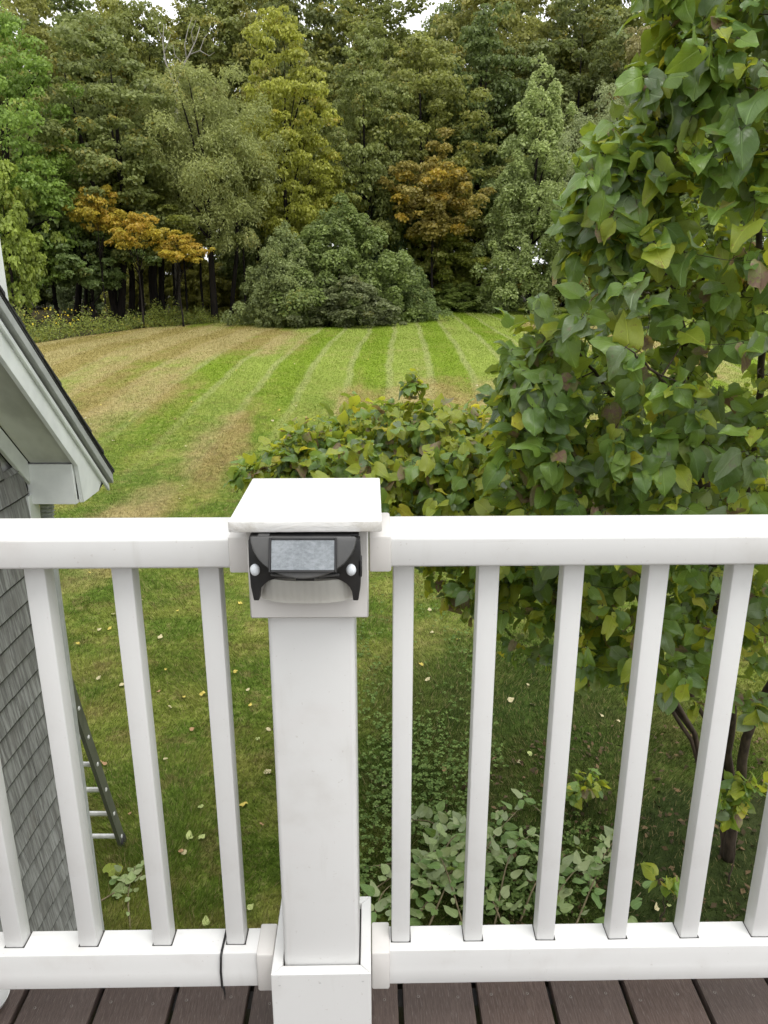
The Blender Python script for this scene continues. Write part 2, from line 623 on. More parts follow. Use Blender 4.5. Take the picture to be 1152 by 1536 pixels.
# the blades lie over in swirls near the house
flow = 2.1 * np.sin(x * 1.3 + y * .9) + 1.3 * np.sin(y * 1.7 - x * 2.0)
la = flow + RNG.normal(0, 1.0, N)
lean = h * (.35 + .9 * RNG.random(N))
w = .0016 + .00030 * y + .0012 * RNG.random(N)
V = np.zeros((N, 3, 3))
V[:, 0] = np.stack([x - w * np.cos(an), y - w * np.sin(an), z - .004], 1)
V[:, 1] = np.stack([x + w * np.cos(an), y + w * np.sin(an), z - .004], 1)
V[:, 2] = np.stack([x + lean * np.cos(la), y + lean * np.sin(la), z + h], 1)
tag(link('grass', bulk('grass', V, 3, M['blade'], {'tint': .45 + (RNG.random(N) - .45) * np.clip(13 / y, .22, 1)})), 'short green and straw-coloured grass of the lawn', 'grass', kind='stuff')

# ================================================================ DECK, RAILINGS AND POST
PX, PY = -.104, 1.0525           # post axis
YAW = R(1.0)


def zr(v, Y):
    return at(576, v, Y).z


deck_top = CZ - 1.326
deck = tag(empty('deck', (PX, PY, deck_top), YAW), 'brown composite deck boards under the white railing', 'deck', kind='structure')
gx0 = .033 - PX - .1445 * 14
bw = .1345
me_board = MB().box((-bw / 2, -1.7, -.025), (bw / 2, .15, 0)).mesh('deck_board', M['deck'], .003, 2)
ring = MB()
for a_ in range(10):
    t0, t1 = 2 * math.pi * a_ / 10, 2 * math.pi * (a_ + 1) / 10
    ring.add([(.0030 * math.cos(t0), .0030 * math.sin(t0), .0006), (.0030 * math.cos(t1), .0030 * math.sin(t1), .0006), (.0016 * math.cos(t1), .0016 * math.sin(t1), .0012), (.0016 * math.cos(t0), .0016 * math.sin(t0), .0012)], [(0, 1, 2, 3)])
me_screw = ring.mesh('screw', plain('dull_screw', (.22, .19, .17), None, .6))
for i in range(28):
    xb = gx0 + .1445 * i + .1445 / 2
    b = link('deck_board', me_board, deck, loc=(xb, random.uniform(-.004, .004), random.uniform(-.0012, .0012)))
    if 5 < i < 23:
        for sx in (-.042, .036):
            link('screw', me_screw, b, loc=(sx + random.uniform(-.01, .01), .075 + random.uniform(-.012, .006), .0002))
MB().box((-2.1, .156, -.24), (2.1, .178, -.002)).build('rim_board', M['deck'], deck, .003)
for yj in (-1.2, -.6, .08):
    MB().box((-2.1, yj, -.25), (2.1, yj + .038, -.0285)).build('joist', M['gap'], deck)
for xs_ in (-1.9, 1.7):     # posts that carry the deck
    MB().box((xs_, -.02, -deck_top), (xs_ + .14, .12, -.2505)).build('support_post', M['vinyl'], deck, .006)

# --- newel post
post = tag(empty('newel_post', (PX, PY, deck_top), YAW), 'square white railing post with flat cap and boxed base', 'post')
pw = .0615
z_col = zr(928, .97) - deck_top
z_cap0, z_cap1 = zr(797, .95) - deck_top, zr(780, .95) - deck_top
MB().box((-pw, -pw, .001), (pw, pw, z_cap0 - .001)).build('sleeve', M['vinyl'], post, .007, 3)
cw = .0815
MB().box((-cw, -cw, z_col), (cw, cw, z_cap0 - .0005)).build('collar', M['vinyl_old'], post, .002, 1)


def cap_part():
    k = NT('rough_white_cap_edge')
    o_ = k.obj()
    n = k.noise(26, k.scalev(o_, (.35, 1, 1)), 6, .7, .8)
    c = k.mix(k.step(n, .4, .62), (.68, .67, .65), (.50, .475, .43))
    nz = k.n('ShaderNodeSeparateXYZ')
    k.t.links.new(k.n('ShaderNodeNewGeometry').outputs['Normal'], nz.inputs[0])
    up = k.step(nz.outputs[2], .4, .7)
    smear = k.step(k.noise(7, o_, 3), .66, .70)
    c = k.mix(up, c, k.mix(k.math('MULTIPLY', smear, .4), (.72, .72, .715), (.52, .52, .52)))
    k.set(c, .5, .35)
    k.bump(k.math('MULTIPLY', n, k.math('SUBTRACT', 1.0, up)), .8, .004)
    return k.m


M['cap'] = cap_part()
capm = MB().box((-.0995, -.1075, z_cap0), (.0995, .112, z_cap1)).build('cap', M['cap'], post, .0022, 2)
dot = MB()
dot.add([(.0022 * math.cos(a_ * math.pi / 4), .0014 * math.sin(a_ * math.pi / 4), 0) for a_ in range(8)], [tuple(range(8))])
me_dot = dot.mesh('filled_nail_hole', plain('nail_filler', (.55, .55, .54), None, .7))
for nx, ny in ((-.028, .058), (.036, .058), (-.034, -.02), (.035, -.018)):
    link('filled_nail_hole', me_dot, capm, loc=(nx, ny, z_cap1 + .0008))
# boxed base: four mitred boards
zs = zr(1462, .97) - deck_top
so, si = .0815, .0640
for k_ in range(4):
    m = MB()
    vs = [(-so, -so), (so, -so), (si, -si), (-si, -si)]
    m.prism([(a_, b_) for a_, b_ in vs], 2, .002, zs)
    bd = m.build('base_board', M['vinyl'], post, .0012, 1)
    bd.rotation_euler = (0, 0, k_ * math.pi / 2)
    if k_ == 0:
        for nx, nz_ in ((-.068, zs - .022), (-.002, zs - .018), (.068, zs - .016)):
            link('nail_hole', me_dot, bd, loc=(nx, -so - .0008, nz_), rot=(R(90), 0, 0))
MB().box((-.0635, -.0635, .004), (.0635, .0635, zs - .012)).build('base_core', M['gap'], post)
# --- railings
TR0, TR1 = zr(853, 1.005) - deck_top, zr(807, 1.005) - deck_top
BR1 = CZ - 1.099 - deck_top
BR0 = CZ - 1.1706 - deck_top


def railing(label, x0, x1, bxs, brk, broff):
    r = tag(empty('railing', (PX, PY, deck_top), YAW), label, 'railing', 'railing sections of the deck')
    yf, yb = 1.005 - PY, 1.1056 - PY
    h_ = TR1 - TR0
    MB().prism([(yf + .002, TR0), (yf, TR1), (yb, TR1), (yb - .002, TR0)], 0, x0, x1).build('top_rail', M['vinyl'], r, .0045, 3)
    yf2, yb2 = 1.0224 - PY, 1.0753 - PY
    zm = (BR0 + BR1) / 2 + .002
    MB().prism([(yf2 - .001, BR0), (yf2 - .0006, zm - .006), (yf2 + .0014, zm + .004), (yf2, BR1), (yb2, BR1), (yb2, BR0)], 0, x0, x1).build('bottom_rail', M['vinyl'], r, .0022, 2)
    bal = MB().box((-.0155, -.0155, BR1 - .012), (.0155, .0155, TR0 + .004)).mesh('baluster', M['vinyl'], .003, 2)
    slot = MB()
    e = .0172
    slot.add([(-e, -e, 0), (e, -e, 0), (e, e, 0), (-e, e, 0)], [(0, 1, 2, 3)])
    me_slot = slot.mesh('slot_gap', M['gap'])
    for bx in bxs:
        yy = 1.0560 - PY
        b = link('baluster', bal, r, loc=(bx, yy, 0), rot=(0, 0, random.uniform(-.02, .02)))
        link('slot_gap', me_slot, b, loc=(.0004, .0004, BR1 + .0006))
    a, b_ = brk
    MB().box((a, yf - .006, TR0 - .004), (b_, yb + .006, TR1 + .004)).build('rail_bracket', M['vinyl_old'], r, .0035, 2)
    MB().box((a, yf2 - .006 - .002, BR0 - .004), (b_ - broff, yb2 + .006, BR1 + .004)).build('rail_bracket', M['vinyl_old'], r, .0035, 2)
    return r


bl = [-.150 - .1255 * i for i in range(8)]
br = [.1326 + .1247 * i for i in range(9)]
railing('white vinyl railing section between the grey shingled house and the capped post', -1.25, -.09, bl, (-.112, -.0825), 0)
railing('white vinyl railing section running beside the large leafy shrub', .09, 1.45, br, (.0825, .1135), 0)

# --- solar light
SL = tag(empty('solar_wall_light', (PX + .0005, .9705, CZ - .4165), 0), 'black solar wall light with two white sensors under the post cap', 'light')


def arc(cx, cz, rx, rz_, a0, a1, n):
    return [(cx + rx * math.cos(a0 + (a1 - a0) * i / n), cz + rz_ * math.sin(a0 + (a1 - a0) * i / n)) for i in range(n + 1)]


W2 = .0735
MB().box((-W2 + .001, -.013, .03), (W2 - .003, -.0005, .088)).build('back_housing', M['black'], SL, .002)
MB().box((-W2 + .002, -.030, .0835), (W2 - .012, -.004, .0905)).build('top_bar', M['black'], SL, .0015)
MB().box((-.06, -.032, .089), (-.045, -.012, .0925)).build('latch', M['darkgrey'], SL, .001)
MB().box((W2 - .004, -.03, .034), (W2 + .001, -.012, .058)).build('side_clip', M['black'], SL, .001)
# front mask with the arched opening for the lamp
out = [(-W2 + .003, 0.0)] + [(-.0625, 0.0)]
op = arc(0, .004, .062, .0275, math.pi, 0, 18)
op = [(x_ * (1.0 if abs(x_) > .05 else 1.0), z_) for x_, z_ in op]
sq = []
for x_, z_ in op:                     # squarish arch
    t_ = (z_ - .004) / .0275
    sq.append((x_, .004 + .0275 * min(1, t_ * 1.35) ** .8))
mask = [(-W2 + .004, 0)] + [(-.0622, 0)] + sq + [(.0622, 0)] + [(W2 - .004, 0), (W2 - .001, .02), (W2, .05), (W2 - .001, .086), (-W2 + .001, .086), (-W2, .05), (-W2 + .001, .02)]
MB().prism(mask, 1, -.030, -.0135).build('front_mask', M['black'], SL, .0015, 2)
# half-moon solar plate, leaning back
plate_rot = R(-22)
half = [(-.068, .060)] + arc(0, .060, .068, .054, math.pi, 2 * math.pi, 22)[1:-1] + [(.068, .060)]
pl = MB().prism(half, 1, -.010, .014).build('solar_plate', M['darkgrey'], SL, .0022, 2, loc=(0, -.053, .0345), rot=(plate_rot, 0, 0))
fr = MB()
for lo, hi in (((-.0435, -.0135, .014), (-.0405, -.0095, .0585)), ((.0405, -.0135, .014), (.0435, -.0095, .0585)), ((-.0405, -.0135, .014), (.0405, -.0095, .017)), ((-.0405, -.0135, .0555), (.0405, -.0095, .0585))):
    fr.box(lo, hi)
fr.build('panel_frame', M['black'], pl, .0006, 1)


def cell_mat():
    k = NT('dusty_solar_cell')
    o_ = k.obj()
    n = k.noise(230, k.scalev(o_, (.7, 1, 1.2)), 5, .75)
    n2 = k.noise(30, o_, 3)
    c = k.mix(k.step(k.math('ADD', n, k.math('MULTIPLY', n2, .5)), .5, 1.0), (.15, .168, .182), (.27, .292, .310))
    sx_ = k.n('ShaderNodeSeparateXYZ'); k.t.links.new(o_, sx_.inputs[0])
    gl = k.step(k.math('COSINE', k.math('MULTIPLY', sx_.outputs[0], 2 * math.pi / .0134)), .955, .99)
    c = k.mix(k.math('MULTIPLY', gl, .07), c, (.40, .42, .43))
    k.set(c, .22, .6)
    return k.m


MB().box((-.0402, -.0118, .0172), (.0402, -.0101, .0553)).build('solar_panel', cell_mat(), pl)


def ball(mb, c, r, ny=1.0, n=14, m=9):
    vs = []; fs = []
    for j in range(m + 1):
        ph = math.pi * j / m
        for i in range(n):
            th = 2 * math.pi * i / n
            vs.append((c[0] + r * math.sin(ph) * math.cos(th), c[1] - r * ny * math.sin(ph) * math.sin(th), c[2] + r * 1.25 * math.cos(ph)))
    for j in range(m):
        for i in range(n):
            fs.append((j * n + i, j * n + (i + 1) % n, (j + 1) * n + (i + 1) % n, (j + 1) * n + i))
    mb.add(vs, fs)


wp = plain('white_sensor_dome', (.74, .77, .80), (.66, .70, .74), .35, 40)
for sx in (-.0655, .0605):
    m = MB(); ball(m, (sx, -.031, .0445), .0066, .8)
    m.build('motion_sensor', wp, SL, smooth='all')
MB().prism([(-.0125, .0305), (.0125, .0305), (.0105, .0405), (-.0105, .0405)], 1, -.0350, -.0300).build('emblem_clip', M['black'], SL, .0008, 1)
for sx in (-1, 1):
    MB().prism([(sx * .018, .0335), (sx * .045, .0365), (sx * .045, .0395), (sx * .018, .0365)], 1, -.0330, -.0300).build('rib', M['darkgrey'], SL, .0005, 1)


def lens_mat():
    k = NT('clear_plastic_lens')
    sx_ = k.n('ShaderNodeSeparateXYZ'); k.t.links.new(k.obj(), sx_.inputs[0])
    ridge = k.math('SINE', k.math('MULTIPLY', sx_.outputs[0], 2 * math.pi / .0095))
    k.set((.84, .83, .77), .07, .8)
    k.b.inputs['Transmission Weight'].default_value = .55
    k.b.inputs['IOR'].default_value = 1.25
    k.bump(ridge, .12, .002)
    return k.m


# lamp lens: a curved bowl filling the arch
nu, nv = 20, 6
vs = []
for j in range(nv + 1):
    for i in range(nu + 1):
        a_ = -1 + 2 * i / nu
        xx = .0612 * a_
        t_ = j / nv
        top = .004 + .0272 * min(1, (1 - a_ * a_) ** .5 * 1.35) ** .8
        zz = -.004 + t_ * (top + .0035)
        yy = -.012 - .024 * (1 - abs(a_) ** 3.2) * (.72 + .28 * t_)
        vs.append((xx, yy, zz))
fs = [(j * (nu + 1) + i, j * (nu + 1) + i + 1, (j + 1) * (nu + 1) + i + 1, (j + 1) * (nu + 1) + i) for j in range(nv) for i in range(nu)]
MB().add(vs, fs).build('lamp_lens', lens_mat(), SL, smooth='all')
MB().box((-.05, -.011, .0005), (.05, -.0005, .029)).build('reflector', plain('pale_reflector', (.72, .70, .64), (.62, .60, .54), .4, 30), SL, .002)

# --- cable tie round the bottom rail
zt = deck_top
tie = tag(empty('cable_tie', (PX, PY, deck_top), YAW), 'thin black cable tie looped around the bottom rail', 'cable tie')
tx = -.1725
yf2, yb2 = 1.0224 - PY - .0035, 1.0753 - PY + .002
pts = [(tx + .002, yb2, BR1 + .002), (tx + .0015, yf2 + .006, BR1 + .0022), (tx + .0008, yf2 + .0005, BR1 - .003), (tx - .0015, yf2 + .0005, (BR0 + BR1) / 2), (tx - .0012, yf2 + .0005, BR0 + .001), (tx - .001, yf2 + .005, BR0 - .0022), (tx, yb2, BR0 - .0022), (tx + .001, yb2 + .001, (BR0 + BR1) / 2), (tx + .002, yb2, BR1 + .002)]
m = MB()
for i in range(len(pts) - 1):
    m.tube([pts[i], pts[i + 1]], .0021, 6)
m.build('strap', M['black'], tie)
MB().tube([(tx + .002, yb2, BR1 + .002), (tx + .0045, yb2 + .004, BR1 + .03), (tx + .003, yb2 + .008, BR1 + .11)], [.002, .0018, .0006], 6).build('loose_end', M['black'], tie)
MB().tube([(tx, yf2 + .004, BR0 - .003), (tx + .0005, yf2 + .008, BR0 - .02), (tx - .001, yf2 + .012, BR0 - .04)], [.0022, .0016, .0006], 6).build('tail', M['black'], tie)

# --- white dish at the frame's left corner
d0 = at(-14, 1492, 1.0)
rr = []
m = MB()
prof = [(.030, .0), (.040, .004), (.046, .016), (.0475, .018), (.0445, .0165), (.037, .007), (.0, .005)]
nn = 28
vs = [(r_ * math.cos(2 * math.pi * i / nn), r_ * math.sin(2 * math.pi * i / nn), z_) for r_, z_ in prof for i in range(nn)]
fs = [(j * nn + i, j * nn + (i + 1) % nn, (j + 1) * nn + (i + 1) % nn, (j + 1) * nn + i) for j in range(len(prof) - 1) for i in range(nn)]
fs.append(tuple(range(nn))[::-1])
dz_ = deck_top + .0015
rz_ = ray(-26, 1497); s_ = (dz_ + .016 - CZ) / rz_[2]
o = m.add(vs, fs).build('saucer', M['vinyl'], None, smooth='all', loc=(rz_[0] * s_, rz_[1] * s_, dz_))
tag(o, 'white plastic saucer on the deck at the corner of the frame', 'saucer')

# ================================================================ SHINGLED HOUSE WING
HX = -1.78                # wall plane
YC = 3.765                # far corner
house = tag(empty('shingled_house', (HX, YC, 0)), 'house wing with grey cedar shingle wall and white roof trim', 'house')
HO = Vector((HX, YC, 0))


def hb(name, lo, hi, mat, bevel=.002, parent=None):
    mb = MB().box([lo[i] - HO[i] for i in range(3)], [hi[i] - HO[i] for i in range(3)])
    return mb.build(name, mat, parent or house, bevel, 1)


SL_ = .977
YR = 1.25                 # ridge


def rake_z(Y, off=0.0):   # lower edge line of the rake board
    return CZ - .913 - SL_ * (Y - 3.71) + off


wall_top = rake_z(YC) - .02
mb = MB().prism([(YC - .02 - HO.y, 0), (YC - .02 - HO.y, rake_z(YC) - .05), (YR - HO.y, rake_z(YR) - .05), (-2.2 - HO.y, rake_z(YR) - .05 - SL_ * (YR + 2.2)), (-2.2 - HO.y, 0)], 0, -5.0, -.03)
mb.build('wall', M['soffit'], house)
# wall shingles in courses
EXPO = .127
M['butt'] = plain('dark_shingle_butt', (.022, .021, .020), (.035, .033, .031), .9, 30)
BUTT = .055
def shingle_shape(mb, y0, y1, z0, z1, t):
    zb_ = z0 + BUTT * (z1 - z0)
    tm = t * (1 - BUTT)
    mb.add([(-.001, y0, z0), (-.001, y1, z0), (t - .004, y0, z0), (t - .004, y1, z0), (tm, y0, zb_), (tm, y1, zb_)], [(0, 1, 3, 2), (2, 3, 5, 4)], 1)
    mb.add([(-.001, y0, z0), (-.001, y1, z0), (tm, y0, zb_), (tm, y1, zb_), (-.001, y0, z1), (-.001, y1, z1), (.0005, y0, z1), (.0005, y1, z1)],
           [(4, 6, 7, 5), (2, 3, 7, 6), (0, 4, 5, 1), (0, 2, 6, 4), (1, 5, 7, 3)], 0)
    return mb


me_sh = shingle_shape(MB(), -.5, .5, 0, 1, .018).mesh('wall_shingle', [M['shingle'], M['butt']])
rest = MB()
zc0 = CZ - 1.4308 - EXPO * 24
rs = random.Random(5)
nsh = 0
for c_ in range(0, 42):
    zc = zc0 + c_ * EXPO
    yy = YC - .105 - rs.uniform(0, .003)
    if zc > rake_z(yy) + 2.5: break
    while yy > .6:
        wd = rs.uniform(.11, .27)
        y0 = yy - wd
        ln = EXPO + .04
        ztop_lim = rake_z(yy) - .03
        if zc + .02 < ztop_lim and zc + .13 > 0:
            ln = min(ln, ztop_lim - zc)
            ym = (yy + y0) / 2
            dzj = rs.uniform(-.0012, .0012)
            pr = proj([(HX, yy, zc)])[0]
            if pr[0] > -25 and pr[1] < 1460 and nsh < 300:
                nsh += 1
                link('wall_shingle', me_sh, house, loc=(.0, ym - HO.y, zc + dzj), scale=(1 + rs.uniform(-.15, .3), wd - .0012, ln))
            elif y0 > 1.2:
                shingle_shape(rest, y0 + .0015 - HO.y, yy - .0015 - HO.y, zc + dzj, zc + ln, .018)
        yy = y0
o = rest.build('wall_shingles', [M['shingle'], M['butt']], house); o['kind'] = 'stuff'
hb('backing', (HX - .028, 1.2, 0.0), (HX - .002, YC - .02, wall_top - .06), M['gap'], 0)
hb('corner_board', (HX - .02, YC - .103, .02), (HX + .018, YC, CZ - 1.06), M['paint_grey'])
# frieze board along the rake
def slope_prism(y0, y1, lo_off, hi_off, x0, x1):
    return MB().prism([(y0 - HO.y, rake_z(y0, lo_off)), (y1 - HO.y, rake_z(y1, lo_off)), (y1 - HO.y, rake_z(y1, hi_off)), (y0 - HO.y, rake_z(y0, hi_off))], 0, x0 - HO.x, x1 - HO.x)


XF = -1.52                # face of the rake board
slope_prism(YR, 3.70, -.105, .012, HX + .001, HX + .022).build('frieze_board', M['paint_grey'], house, .002, 1)
slope_prism(YR, 3.72, .020, .035, HX + .0225, XF - .024).build('soffit', M['soffit'], house)
# rake board with the dropped end ("pork chop")
zb = CZ - 1.112
YE = 4.055
top_off = .172
rk = [(YR, rake_z(YR)), (3.715, rake_z(3.715)), (3.735, zb), (3.95, zb), (4.0, zb + .012), (4.045, zb + .045), (YE, zb + .07), (YE, rake_z(YE, top_off)), (YR, rake_z(YR, top_off))]
MB().prism([(a_ - HO.y, b_) for a_, b_ in rk], 0, XF - .022 - HO.x, XF - HO.x).build('rake_board', M['paint_grey'], house, .0015, 1)
slope_prism(YR, YE + .012, .118, .152, XF, XF + .016).build('rake_moulding', M['paint_grey'], house, .003, 1)
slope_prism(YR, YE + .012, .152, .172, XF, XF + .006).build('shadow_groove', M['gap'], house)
slope_prism(YR, YE + .03, .173, .226, XF - .05, XF + .034).build('drip_edge', M['drip'], house, .002, 1)
# boxed eave return
MB().box((.002, 3.70 - HO.y, zb), (XF - .024 - HX, 3.722 - HO.y, rake_z(3.722) + .018)).build('eave_return', M['paint_grey'], house, .0015, 1)
hb('eave_underside', (-4.6, 3.7225, zb + .002), (XF - .0225, YE - .012, zb + .014), M['soffit'], 0)
hb('eave_fascia', (-4.6, YE - .011, zb + .0), (XF - .0225, YE + .008, zb + .15), M['paint_grey'])
# ribbed elbow of the downspout under the return
m = MB()
e0 = at(68, 757, 3.90); e1 = at(70, 800, 3.93)
pts = [e0 + Vector((0, .02, .0)), e0 + (e1 - e0) * .4, e1, Vector((e1.x - .02, e1.y, .3)), Vector((e1.x - .02, e1.y, .05))]
pts = [p - HO for p in pts]
m.tube(pts[2:], .036, 8)
dsp = m.build('downspout', M['drip'], house, smooth=True)
m = MB()
for i in range(9):
    c = pts[0].lerp(pts[2], i / 8.0)
    m.tube([c + Vector((0, 0, .005)), c, c - Vector((0, 0, .005))], [.033, .041, .033], 8)
m.tube([pts[0], pts[2]], .034, 8)
m.build('ribbed_elbow', M['drip'], dsp, smooth=True)
# roof slab and its courses
rf = slope_prism(YR, YE + .035, .228, .242, -7.0, XF + .036).build('roof', M['roof'], house)
cy = YE + .045
i = 0
while cy > YR + .1:
    y1 = cy; y0 = cy - .145
    rr_ = random.uniform(-.003, .006)
    m = MB().prism([(y0 - HO.y, rake_z(y0, .244)), (y1 - HO.y, rake_z(y1, .244)), (y1 - HO.y, rake_z(y1, .262)), (y0 - HO.y, rake_z(y0, .249))], 0, -7.0 - HO.x, XF + .042 + rr_ - HO.x)
    m.build('roof_shingle', M['roof'], rf)
    cy -= .140
MB().prism([(YR - HO.y, rake_z(YR, .02)), (YR - HO.y, rake_z(YR, .245)), (-2.4 - HO.y, rake_z(YR, .245) - SL_ * (YR + 2.4)), (-2.4 - HO.y, rake_z(YR, .02) - SL_ * (YR + 2.4))], 0, -7 - HO.x, XF + .03 - HO.x).build('rear_roof_slope', M['roof'], house)
# white dormer corner rising above the roof edge
dc = at(13, 448, 3.42)
def on_roof(y0, y1, ztop, x0, x1):
    return MB().prism([(y0 - HO.y, rake_z(y0, .238)), (y1 - HO.y, rake_z(y1, .238)), (y1 - HO.y, ztop), (y0 - HO.y, ztop)], 0, x0 - HO.x, x1 - HO.x)


on_roof(1.9, 3.405, CZ + 2.2, dc.x - 1.6, dc.x - .012).build('dormer_wall', M['shingle'], house)
on_roof(3.30, 3.42, CZ + 2.199, dc.x - .13, dc.x).build('dormer_corner_board', M['paint_grey'], house, .002, 1)
hb('dormer_roof', (dc.x - 1.9, 1.8, CZ + 2.2), (dc.x + .12, 3.56, CZ + 2.3), M['roof'], .004)

# --- ladder leaning on the far eave
th = R(72.5)
LXr = -2.118
base = Vector((LXr, 5.17, .0))
lad = tag(empty('extension_ladder', (LXr - .2, 5.17, 0)), 'olive-sided ladder with bare aluminium rungs leaning by the shingled house', 'ladder')
LO = Vector((LXr - .2, 5.17, 0))
ax = Vector((0, -math.cos(th), math.sin(th)))
nrm = Vector((0, math.sin(th), math.cos(th)))   # away from the wall
LEN = 3.75


def oriented(mb, org, X, Y_, Z_, lo, hi):
    c = [(x_, y_, z_) for z_ in (lo[2], hi[2]) for y_ in (lo[1], hi[1]) for x_ in (lo[0], hi[0])]
    vs = [org + X * a_ + Y_ * b_ + Z_ * c_ for a_, b_, c_ in c]
    mb.add(vs, [(0, 2, 3, 1), (4, 5, 7, 6), (0, 1, 5, 4), (1, 3, 7, 5), (3, 2, 6, 7), (2, 0, 4, 6)])


XA = Vector((1, 0, 0))
for side in (0, 1):
    org = Vector((.2, 0, .03)) if side else Vector((-.22, 0, .03))
    s_ = 1 if side else -1
    m = MB()
    oriented(m, org, XA * s_, nrm, ax, (-.003, -.046, 0), (.003, .046, LEN))
    oriented(m, org, XA * s_, nrm, ax, (-.026, -.046, 0), (-.003, -.041, LEN))
    oriented(m, org, XA * s_, nrm, ax, (-.026, .041, 0), (-.003, .046, LEN))
    rail_ = m.build('side_rail', M['metal_olive'], lad, 0)
    m = MB()
    for k_ in range(12):
        c = org + ax * (.085 + .3048 * k_)
        m.tube([c + XA * s_ * .0025, c + XA * s_ * .0085], [.017, .013], 10)
    m.build('rung_end', M['alu'], rail_)
    m = MB()
    oriented(m, org, XA * s_, nrm, ax, (-.03, -.042, -.035), (.012, .046, .06))
    m.build('rubber_foot', M['rubber'], lad, .006)
for k_ in range(12):
    c0 = Vector((.195, 0, .03)) + ax * (.085 + .3048 * k_)
    c1 = Vector((-.215, 0, .03)) + ax * (.085 + .3048 * k_)
    MB().tube([c0, c1], .0195, 8).build('rung', M['alu'], lad, smooth=True)

# ================================================================ TREES OF THE WOOD
def unit(v):
    return v / np.maximum(np.linalg.norm(v, axis=-1, keepdims=True), 1e-9)


def leaf_quads(rng, C, Nn, size, narrow=.72, droop=0.0):
    n = len(C)
    t = unit(rng.normal(size=(n, 3)) - np.array([0, 0, droop]))
    Nn = unit(Nn)
    t = unit(t - Nn * (t * Nn).sum(1, keepdims=True))
    b = np.cross(Nn, t)
    s = size[:, None]
    V = np.zeros((n, 4, 3))
    V[:, 0] = C - t * s * .5
    V[:, 1] = C + b * s * .5 * narrow + Nn * s * .08
    V[:, 2] = C + t * s * .5 - Nn * s * .10
    V[:, 3] = C - b * s * .5 * narrow + Nn * s * .08
    return V


def clump_crown(seed, centers, radii, nleaf, lsize, flat=.62, droop=0.0, narrow=.72, fill=.35):
    """foliage: many leaf faces laid over the upper, outer side of each clump"""
    rng = np.random.default_rng(seed)
    out, ti, au = [], [], []
    for c, r in zip(centers, radii):
        n = int(nleaf * (r / np.mean(radii)) ** 2)
        d = unit(rng.normal(size=(n, 3)))
        d[:, 2] = np.where(rng.random(n) < .68, np.abs(d[:, 2]), d[:, 2])
        rad = r * (fill + (1 - fill) * rng.random(n) ** .45)
        # sub-clumps give the clump an uneven skin
        k = unit(rng.normal(size=(7, 3)))
        bulge = np.clip((d @ k.T).max(1), 0, 1) ** 3
        rad *= (.72 + .42 * bulge)
        p = d * rad[:, None]
        p[:, 2] *= flat
        p[:, 2] -= droop * r * .5 * (np.linalg.norm(p[:, :2], axis=1) / r) ** 2
        nn = unit(d * .8 + np.array([0, 0, .55]) + rng.normal(size=(n, 3)) * .55)
        out.append(leaf_quads(rng, c + p, nn, lsize * (.65 + .7 * rng.random(n)), narrow, droop))
        ct, ca = rng.random(), rng.random()
        ti.append(np.clip(.25 * ct + .25 + .5 * rng.random(n) ** 1.3, 0, 1))
        au.append(np.clip(.72 * ca + .28 * rng.random(n), 0, 1))
    return np.concatenate(out), np.concatenate(ti), np.concatenate(au)


def ovoid_centers(seed, n, H, Rr, z0, shape, inner=.45, rag=0.0, rs=1.0):
    rng = np.random.default_rng(seed)
    cs, rs_ = [], []
    lob = rng.random((5, 2)) * np.array([2 * np.pi, 1])
    while len(cs) < n:
        h_ = rng.random()
        r = shape(h_)
        if rng.random() > r + .15: continue
        a = rng.random() * 2 * np.pi
        lobf = 1 + .22 * np.sin(3 * a + lob[0, 0] + 5 * h_) + .14 * np.sin(5 * a + lob[1, 0] - 9 * h_)
        q = (inner + (1 - inner) * rng.random() ** .5) * (1 + rag * rng.normal())
        cs.append((Rr * r * lobf * q * np.cos(a), Rr * r * lobf * q * np.sin(a), z0 + (H - z0) * h_ * (1 + .5 * rag * rng.normal())))
        rs_.append(rs * Rr * rng.uniform(.14, .34) * (.75 + .35 * r))
    return np.array(cs), np.array(rs_)


oval = lambda h_: max(.05, math.sin(math.pi * min(1, h_ * .86 + .14) ** 1.05)) ** .62
broad = lambda h_: max(.08, (1 - abs(2 * h_ - .8) ** 2.6 / 1.9)) * (1 if h_ < .8 else (1 - (h_ - .8) * 3.2))
cone = lambda h_: max(.10, (1 - h_) ** .62 * (.55 + .45 * min(1, h_ * 4)))
PROTO = {}


def proto(key, seed, n, H, Rr, z0, shape, nleaf, lsize, **k):
    inner = k.pop('inner', .45); rag = k.pop('rag', .06); rs = k.pop('rs', 1.0)
    c, r = ovoid_centers(seed, n, H, Rr, z0, shape, inner, rag, rs)
    V, t, a = clump_crown(seed + 50, c, r, nleaf, lsize, **k)
    PROTO[key] = (bulk('crown_' + key, V, 4, M['tleaf'], {'tint': t, 'aut': a}), H, Rr, z0, c)


proto('maple_a', 1, 290, 18, 4.6, 2.6, oval, 120, .24, rag=.13, rs=.74, flat=.6)
proto('maple_b', 2, 270, 17, 4.4, 3.6, oval, 120, .24, flat=.52, rag=.15, rs=.74)
proto('maple_c', 3, 280, 19, 4.2, 4.5, broad, 115, .25, flat=.6, rag=.14, rs=.74)
proto('tall_d', 4, 240, 20, 3.6, 5.0, oval, 125, .23, flat=.75, rag=.13, rs=.76)
proto('feather', 5, 170, 14, 3.6, 4.6, oval, 230, .20, droop=1.2, narrow=.35, flat=.9, fill=.2, rag=.15, rs=.85)
proto('layered', 6, 150, 9, 2.6, 4.4, oval, 110, .19, flat=.6, inner=.2, rag=.25, rs=.72)
proto('spray', 16, 46, 9, 2.2, 6.2, oval, 120, .19, flat=.6, inner=.2, rag=.2, rs=.9)
proto('low_tree', 8, 140, 6, 2.6, .9, oval, 140, .21, flat=.65, rag=.18, rs=.72)
